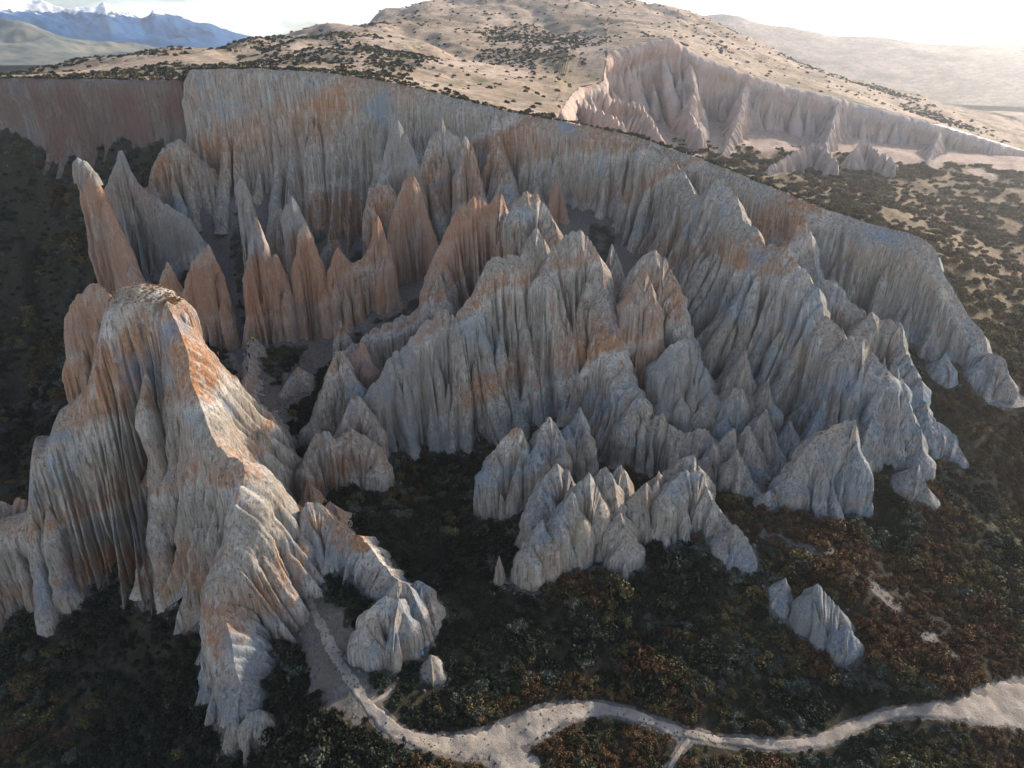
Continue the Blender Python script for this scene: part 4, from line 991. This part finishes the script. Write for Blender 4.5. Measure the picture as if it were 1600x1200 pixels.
def zone(px, py, s_):
    m = min(MARKS, key=lambda q: (q[0] - px) ** 2 + (q[1] - py) ** 2)
    dx, dy = px - m[0], py - m[1]
    d = 'left of' if dx < -abs(dy) else 'right of' if dx > abs(dy) else ('above' if dy < 0 else 'below')
    far = 'close' if math.hypot(dx, dy) < 55 else 'further'
    return ('tall' if s_ > 2.6 else 'broad' if s_ > 2.1 else 'low'), f'{far} {d} {m[2]}', m[2]
for row in IND:
    k = int(row[4])
    o = proto[k]
    if used[k]:
        o = proto[k].copy(); C.objects.link(o)
    used[k] = True
    o.location = (row[0], row[1], row[2] - .12 * row[3])
    s = row[3]
    o.scale = (s, s * random.uniform(.85, 1.15), s * random.uniform(1.0, 1.4)); o.rotation_euler = (0, 0, random.uniform(0, 6.28))
    sz, zn, mk = zone(row[5], row[6], row[3])
    tag(o, f'{sz} {ZONE[k]} shrub {zn}', 'shrub', f'{ZONE[k]} shrubs near {mk}')

def scatter(name, P, protos, label_kind='stuff', smooth=False):
    """P: x, y, z, scale, kind -> one object made with geometry nodes"""
    me = bpy.data.meshes.new(name)
    me.vertices.add(len(P)); me.vertices.foreach_set('co', np.ascontiguousarray(P[:, :3], np.float32).ravel())
    o = bpy.data.objects.new(name, me); C.objects.link(o)
    for nm, col in (('s', P[:, 3]), ('k', P[:, 4]), ('rz', RNG.uniform(0, 6.28, len(P)))):
        attr(o, nm, col)
    ng = bpy.data.node_groups.new(name, 'GeometryNodeTree')
    ng.interface.new_socket('Geometry', in_out='INPUT', socket_type='NodeSocketGeometry')
    ng.interface.new_socket('Geometry', in_out='OUTPUT', socket_type='NodeSocketGeometry')
    gi = ng.nodes.new('NodeGroupInput'); go = ng.nodes.new('NodeGroupOutput')
    jn = ng.nodes.new('GeometryNodeJoinGeometry')
    ins = []
    for p in protos:
        oi = ng.nodes.new('GeometryNodeObjectInfo'); oi.inputs['Object'].default_value = p; oi.inputs['As Instance'].default_value = False
        g2 = ng.nodes.new('GeometryNodeGeometryToInstance')
        ng.links.new(oi.outputs['Geometry'], g2.inputs[0]); ins.append(g2)
    for g2 in reversed(ins): ng.links.new(g2.outputs[0], jn.inputs[0])
    ip = ng.nodes.new('GeometryNodeInstanceOnPoints')
    ip.inputs['Pick Instance'].default_value = True
    def na(nm, typ='FLOAT'):
        x = ng.nodes.new('GeometryNodeInputNamedAttribute'); x.data_type = typ; x.inputs['Name'].default_value = nm; return x.outputs[0]
    fi = ng.nodes.new('FunctionNodeFloatToInt'); ng.links.new(na('k'), fi.inputs[0])
    cx = ng.nodes.new('ShaderNodeCombineXYZ'); ng.links.new(na('rz'), cx.inputs[2])
    ng.links.new(gi.outputs[0], ip.inputs['Points']); ng.links.new(jn.outputs[0], ip.inputs['Instance'])
    ng.links.new(fi.outputs[0], ip.inputs['Instance Index']); ng.links.new(cx.outputs[0], ip.inputs['Rotation']); ng.links.new(na('s'), ip.inputs['Scale'])
    ng.links.new(ip.outputs[0], go.inputs[0])
    md = o.modifiers.new('scatter', 'NODES'); md.node_group = ng
    return tag(o, kind='stuff')
REST[:, 2] -= .12 * REST[:, 3]
scatter('scrub', REST, proto)

# rim fringe and hill scrub: low clumps
low = bush_mesh('tussock_clump', 90, M_leaf[1], nclump=8, nleaf=16, leaf=.34, flat=.6)
low2 = bush_mesh('heath_clump', 91, M_leaf[0], nclump=8, nleaf=16, leaf=.34, flat=.6)
P = []
allrim = np.array([PY(*q) for q in RIM + RIMR])
seg = np.linalg.norm(np.diff(allrim, axis=0), axis=1); cum = np.concatenate([[0], np.cumsum(seg)])
for t in np.arange(180, cum[-1] - 52, .55):
    p = [np.interp(t, cum, allrim[:, c]) for c in range(3)]
    dx = random.uniform(-.5, 2.2)
    if random.random() < .85:
        P.append((p[0] + random.uniform(-.4, .4) + dx * .25, p[1] + dx, p[2] - .12 * dx + .15, random.choice((.5, .65, .8, .9, 1.3)), random.choice((0, 0, 1))))
P = np.array(P)
scatter('rim_scrub', P, [low, low2])
X, Y = put_on_grid(-330, 300, 225, 760, 2.3)
az_ = np.degrees(np.arctan2(X, Y)); Rr_ = np.hypot(X, Y)
ok = (Rr_ > Rb(az_) + 4)
Z = zB(X, Y); px, py, dep = visible_region(X, Y, Z)
ok &= (px > -50) & (px < 1650)
m = fbm(X / 45, Y / 45, 0, 810, 4) + .25 * noise(X / 8, Y / 8, 0, 811)
bias = .38 + .55 * (sst(760, 560, px) * sst(60, 95, py) * .9) + .9 * np.exp(-((px - 830) / 90) ** 2 - ((py - 45) / 40) ** 2) - .5 * np.exp(-((px - 700) / 60) ** 2) - .35 * sst(880, 1000, px)
bias = bias + .4 * sst(330, 250, px)
ok &= (m + bias - .38 + .30 * (RNG.uniform(0, 1, len(X)) - .5) * 2) > .55
ok |= ((Rr_ > Rb(az_) + 3) & (px > 0) & (px < 1600) & (RNG.uniform(0, 1, len(X)) < .05))
X, Y, Z = X[ok], Y[ok], Z[ok]
print('hill scrub', len(X))
scatter('hill_scrub', np.stack([X, Y, Z - .15, RNG.uniform(.45, 1.5, len(X)) ** 1.3, (RNG.uniform(0, 1, len(X)) < .6).astype(float)], 1), [low, low2])
for q in (low, low2):
    pass
# tussock clumps used as models stand on the rim themselves
low.location = tuple(PY(905, 190, 228)); low.scale = (.8,) * 3
tag(low, 'olive tussock clump on the dark rim line above the wall', 'tussock')
low2.location = tuple(PY(640, 130, 243)); low2.scale = (.9,) * 3
tag(low2, 'dark heath clump on the rim above the grey pyramid spire', 'shrub')

# dry orange grass on the flat top of the big foreground ridge
big = [c for c in CLAY if 'huge foreground' in c[0]['label']][0][0]
co = np.empty(len(big.data.vertices) * 3, np.float32); big.data.vertices.foreach_get('co', co); co = co.reshape(-1, 3) + np.array(big.location)
no = np.array([v.normal.z for v in big.data.vertices])
pk = np.where((co[:, 2] > 53) & (np.abs(no) > .42))[0]
pk = RNG.choice(pk, min(len(pk), 700), replace=False)
low3 = bush_mesh('grass_clump', 93, M_dry, nclump=6, nleaf=14, leaf=.3, flat=.5)
Q = np.concatenate([co[pk], RNG.uniform(.16, .42, (len(pk), 1)), np.zeros((len(pk), 1))], 1); Q[:, :2] += RNG.normal(0, .45, (len(pk), 2)); Q[:, 2] -= .05
scatter('dry_grass', Q, [low3])
low3.location = tuple(PY(232, 447, 131)); low3.scale = (.5,) * 3
tag(low3, 'orange grass clump on top of the big foreground ridge', 'grass tuft')

# gully stones
st_me = rock_proto(); st_me.materials.append(stone_material())
stone = bpy.data.objects.new('boulder', st_me); C.objects.link(stone)
pb = PL['main'][120]
stone.location = (pb[0] + 2.2, pb[1], float(zA(pb[0] + 2.2, pb[1])) + .1); stone.scale = (.45, .4, .3)
tag(stone, 'small grey boulder on the edge of the gravel gully path', 'boulder')
G = []
for L, nn in ((GUL, 5200), (GUL2, 1200), (WASH3, 400), (PL['main'][:430], 1500)):
    i = RNG.integers(0, len(L), nn); w_ = L[i, 2] * 1.3
    x = L[i, 0] + RNG.normal(0, .6, nn) * w_; y = L[i, 1] + RNG.normal(0, .6, nn) * w_
    G.append(np.stack([x, y, zA(x, y), .07 + .26 * RNG.uniform(0, 1, nn) ** 4, np.zeros(nn)], 1))
si = np.argwhere((scree > .12) & (scree < .8) & (gy < 200) & (np.abs(gx) < 170))
si = si[RNG.integers(0, len(si), 7000)]
sx_, sy_ = gx[si[:, 0], si[:, 1]] + RNG.normal(0, .6, len(si)), gy[si[:, 0], si[:, 1]] + RNG.normal(0, .6, len(si))
G.append(np.stack([sx_, sy_, zA(sx_, sy_), .08 + .45 * RNG.uniform(0, 1, len(si)) ** 5, np.zeros(len(si))], 1))
G = np.concatenate(G)
scatter('gravel', G, [stone])

# orange tufts on crests
def snap_top(px, py, Y):
    return PY(px, py, Y)
tuft = bush_mesh('grass_tuft', 95, M_dry, nclump=6, nleaf=14, leaf=.3, flat=.8)
first = True
TUFTS = [(818, 298, 182, 'orange grass tuft on the very top of the central summit ridge'), (553, 616, 141.5, 'orange tuft on the white-topped rounded peak'),
         (1098, 668, 135, 'orange tufts at the right end of the blue-based ridge'), (1165, 640, 141, 'orange tuft on the squat grey crag'),
         (503, 778, 112, 'orange tuft at the head of the descending sunlit ridge'), (1284, 676, 123.3, 'orange tuft on the big slanting blade')]
for px, py, Y, lb in TUFTS:
    o = tuft if first else tuft.copy()
    if not first: C.objects.link(o)
    first = False
    o.location = tuple(PY(px, py + 2, Y)); o.scale = (.55, .45, .4); o.rotation_euler = (0, 0, random.uniform(0, 6))
    tag(o, lb, 'grass tuft')

# ------------------------------------------------------------------ people
def flat_mat(name, col, rough=.8):
    k = NT(name); k.b.inputs['Roughness'].default_value = rough
    return k.done(k.mix(k.ramp(k.noise(9, detail=3), [(.3, 0.0), (.7, .3)]), col, tuple(v * .6 for v in col)))
M_skin = flat_mat('skin', (.42, .26, .19), .6)
M_hair = flat_mat('dark hair', (.03, .02, .015))
M_col = {c: flat_mat(c + ' cloth', v) for c, v in dict(black=(.012, .013, .016), navy=(.02, .035, .07), yellow=(.75, .62, .05), orange=(.75, .22, .03), red=(.5, .03, .03),
                                                      pink=(.75, .03, .30), blue=(.03, .28, .60), grey=(.12, .12, .13), brown=(.10, .06, .04)).items()}
def skin_chain(verts, edges, root, sub=1):
    me = bpy.data.meshes.new('tmp'); me.from_pydata([v[:3] for v in verts], edges, [])
    o = bpy.data.objects.new('tmp', me); C.objects.link(o)
    md = o.modifiers.new('skin', 'SKIN')
    for q, v in enumerate(verts):
        me.skin_vertices[0].data[q].radius = (v[3], v[4] if len(v) > 4 else v[3])
        me.skin_vertices[0].data[q].use_root = (q == root)
    s = o.modifiers.new('sub', 'SUBSURF'); s.levels = sub; s.render_levels = sub
    dg = bpy.context.evaluated_depsgraph_get()
    m2 = bpy.data.meshes.new_from_object(o.evaluated_get(dg))
    bpy.data.objects.remove(o); bpy.data.meshes.remove(me)
    return m2
def make_person(pose):
    st, arm = pose            # stride length, arm raise
    V = [(0, 0, .98, .135, .11), (0, 0, 1.15, .12, .09), (0, 0.0, 1.34, .155, .105), (0, 0, 1.47, .07, .06), (0, -.01, 1.54, .052, .055), (0, -.02, 1.64, .082, .098), (0, -.02, 1.73, .07, .085)]
    E = [(0, 1), (1, 2), (2, 3), (3, 4), (4, 5), (5, 6)]
    for sx in (-1, 1):
        b = len(V); f = st * sx
        V += [(sx * .10, 0, .90, .095), (sx * .11, -f * .5 - .03, .50, .065), (sx * .11, -f + .02, .10, .042), (sx * .115, -f - .10, .035, .04)]
        E += [(0, b), (b, b + 1), (b + 1, b + 2), (b + 2, b + 3)]
        b = len(V)
        V += [(sx * .20, 0, 1.40, .062), (sx * .25, f * .35 + .02, 1.13, .045), (sx * .25, f * .6 - .06 - arm, .90 + arm, .033), (sx * .25, f * .6 - .09 - arm * 1.2, .82 + arm, .036, .022)]
        E += [(2, b), (b, b + 1), (b + 1, b + 2), (b + 2, b + 3)]
        h = len(V) - 1
        for q in range(5):
            c = len(V); sp2 = (q - 2) * .016
            V.append((V[h][0] - sx * (.02 if q == 4 else 0), V[h][1] + sp2, V[h][2] - (.05 if q < 4 else .02), .009))
            V.append((V[h][0] - sx * (.035 if q == 4 else .012), V[h][1] + sp2 * 1.1, V[h][2] - (.085 - .006 * abs(q - 1.5) if q < 4 else .045), .008))
            E += [(h, c), (c, c + 1)]
    V.append((0, -.115, 1.635, .016)); E.append((5, len(V) - 1))      # nose
    return skin_chain(V, E, 0)
def shell(src, test, off, mat, name):
    bm = bmesh.new(); bm.from_mesh(src)
    bm.normal_update()
    kill = [f for f in bm.faces if not test(f.calc_center_median())]
    bmesh.ops.delete(bm, geom=kill, context='FACES')
    for v in bm.verts: v.co += v.normal * off
    me = bpy.data.meshes.new(name); bm.to_mesh(me); bm.free(); me.materials.append(mat)
    for p in me.polygons: p.use_smooth = True
    return me
def add_child(me, name, par):
    o = bpy.data.objects.new(name, me); C.objects.link(o); o.parent = par; return o
MB = {'stand': make_person((.04, 0)), 'walk': make_person((.24, .05))}
for m_ in MB.values():
    m_.materials.append(M_skin)
    for p in m_.polygons: p.use_smooth = True
def pack_mesh(mat):
    bm = bmesh.new(); bmesh.ops.create_cube(bm, size=1)
    bmesh.ops.bevel(bm, geom=bm.edges[:], offset=.18, segments=2, affect='EDGES')
    for v in bm.verts: v.co = Vector((v.co.x * .30, v.co.y * .17 + .19, v.co.z * .46 + 1.24))
    me = bpy.data.meshes.new('backpack'); bm.to_mesh(me); bm.free(); me.materials.append(mat); return me
def person(px, py, Y, pose, rz, top, legs, label, pack=None, z=None, scale=1.05):
    body = MB[pose]
    root = bpy.data.objects.new('person', None); C.objects.link(root)
    p = PY(px, py, Y)
    root.location = (p[0], p[1], p[2] if z is None else z)
    root.rotation_euler = (0, 0, rz); root.scale = (scale,) * 3
    tag(root, label, 'person')
    add_child(body, 'body', root)
    add_child(shell(body, lambda c: c.z > .93 and c.z < 1.50 or (abs(c.x) > .16 and c.z > .86 and c.z < 1.5), .02, M_col[top], 'jacket'), 'jacket', root)
    add_child(shell(body, lambda c: c.z < .97 and c.z > .09 and abs(c.x) < .20, .018, M_col[legs], 'trousers'), 'trousers', root)
    add_child(shell(body, lambda c: c.z <= .10, .015, M_col['brown'], 'boots'), 'boots', root)
    add_child(shell(body, lambda c: c.z > 1.66 or (c.z > 1.54 and c.y > .0), .016, M_hair, 'hair'), 'hair', root)
    if pack: add_child(pack_mesh(M_col[pack]), 'backpack', root)
    return root
def ground_person(px, py, *a_, **k_):
    p = PZ(px, py, 0.0)
    for _ in range(30): p = PZ(px, py, float(zA(p[0], p[1])) + .05)
    return person(px, py, p[1], *a_, **k_)
ground_person(632, 1162, 'walk', .5, 'navy', 'black', 'lone walker in dark blue on the pale path at the bottom', pack='black')
ground_person(432, 775, 'walk', .2, 'black', 'black', 'left one of two hikers in black in the narrow gully')
ground_person(438, 777, 'walk', 2.9, 'black', 'grey', 'right one of two hikers in black in the narrow gully')
ground_person(456, 868, 'stand', 1.0, 'pink', 'black', 'hiker in a bright pink jacket low in the gully')
ground_person(355, 538, 'walk', 2.0, 'orange', 'black', 'hiker in an orange jacket at the foot of the leftmost broad spire')
ground_person(342, 558, 'walk', 1.2, 'orange', 'grey', 'hiker in orange further down the grey gully beside the big ridge')
ground_person(369, 537, 'stand', .3, 'blue', 'black', 'hiker in a blue jacket in the grey gully left of the mound')
# on the crest of the hikers' mound: stand on its highest vertices
mound = [c for c in CLAY if 'hikers stand' in c[0]['label']][0]
def on_mound(t):
    XY_, Z_ = mound[1], mound[2]
    i = min(len(Z_) - 1, int(t * len(Z_)))
    return XY_[i, 0], XY_[i, 1], Z_[i]
for t, dx, pose, rz, top, legs, lb, pk in [(.05, .3, 'stand', 3.0, 'yellow', 'black', 'hiker in a yellow jacket furthest back on the mound crest', None),
                                   (.10, -.5, 'walk', 3.3, 'yellow', 'navy', 'hiker with a yellow top at the left of the mound crest group', None),
                                   (.24, .2, 'walk', 3.1, 'red', 'black', 'hiker in a dark red jacket in the middle of the mound crest group', 'black'),
                                   (.22, -.6, 'walk', 3.1, 'navy', 'black', 'hiker in navy beside the one in dark red on the mound', None),
                                   (.42, 0, 'walk', 3.0, 'black', 'navy', 'hiker in black lowest on the mound crest', 'navy')]:
    x, y, z = on_mound(t)
    r_ = person(0, 0, 1, pose, rz, top, legs, lb, pack=pk)
    r_.location = (x + dx, y, z - .02)
person(661, 1028, 87.6, 'stand', 1.6, 'blue', 'black', 'person in a bright blue jacket beside the clay knob at the cliff foot')

# ------------------------------------------------------------------ haze: one closed box round camera and scene
bm = bmesh.new(); bmesh.ops.create_cube(bm, size=1)
zlo, zhi = -75.0, 420.0
for v in bm.verts: v.co = Vector((v.co.x * 6600, v.co.y * 6600, zlo + (v.co.z + .5) * (zhi - zlo)))
me = bpy.data.meshes.new('haze'); bm.to_mesh(me); bm.free()
haze = bpy.data.objects.new('haze', me); C.objects.link(haze)
hm = bpy.data.materials.new('haze'); hm.use_nodes = True
hn = hm.node_tree; hn.nodes.clear()
ho = hn.nodes.new('ShaderNodeOutputMaterial'); hv = hn.nodes.new('ShaderNodeVolumePrincipled')
hv.inputs['Color'].default_value = (.93, .96, 1.0, 1)
hv.inputs['Density'].default_value = HAZE_DENSITY
hv.inputs['Anisotropy'].default_value = .80
hn.links.new(hv.outputs[0], ho.inputs['Volume'])
me.materials.append(hm)
tag(haze, kind='stuff')
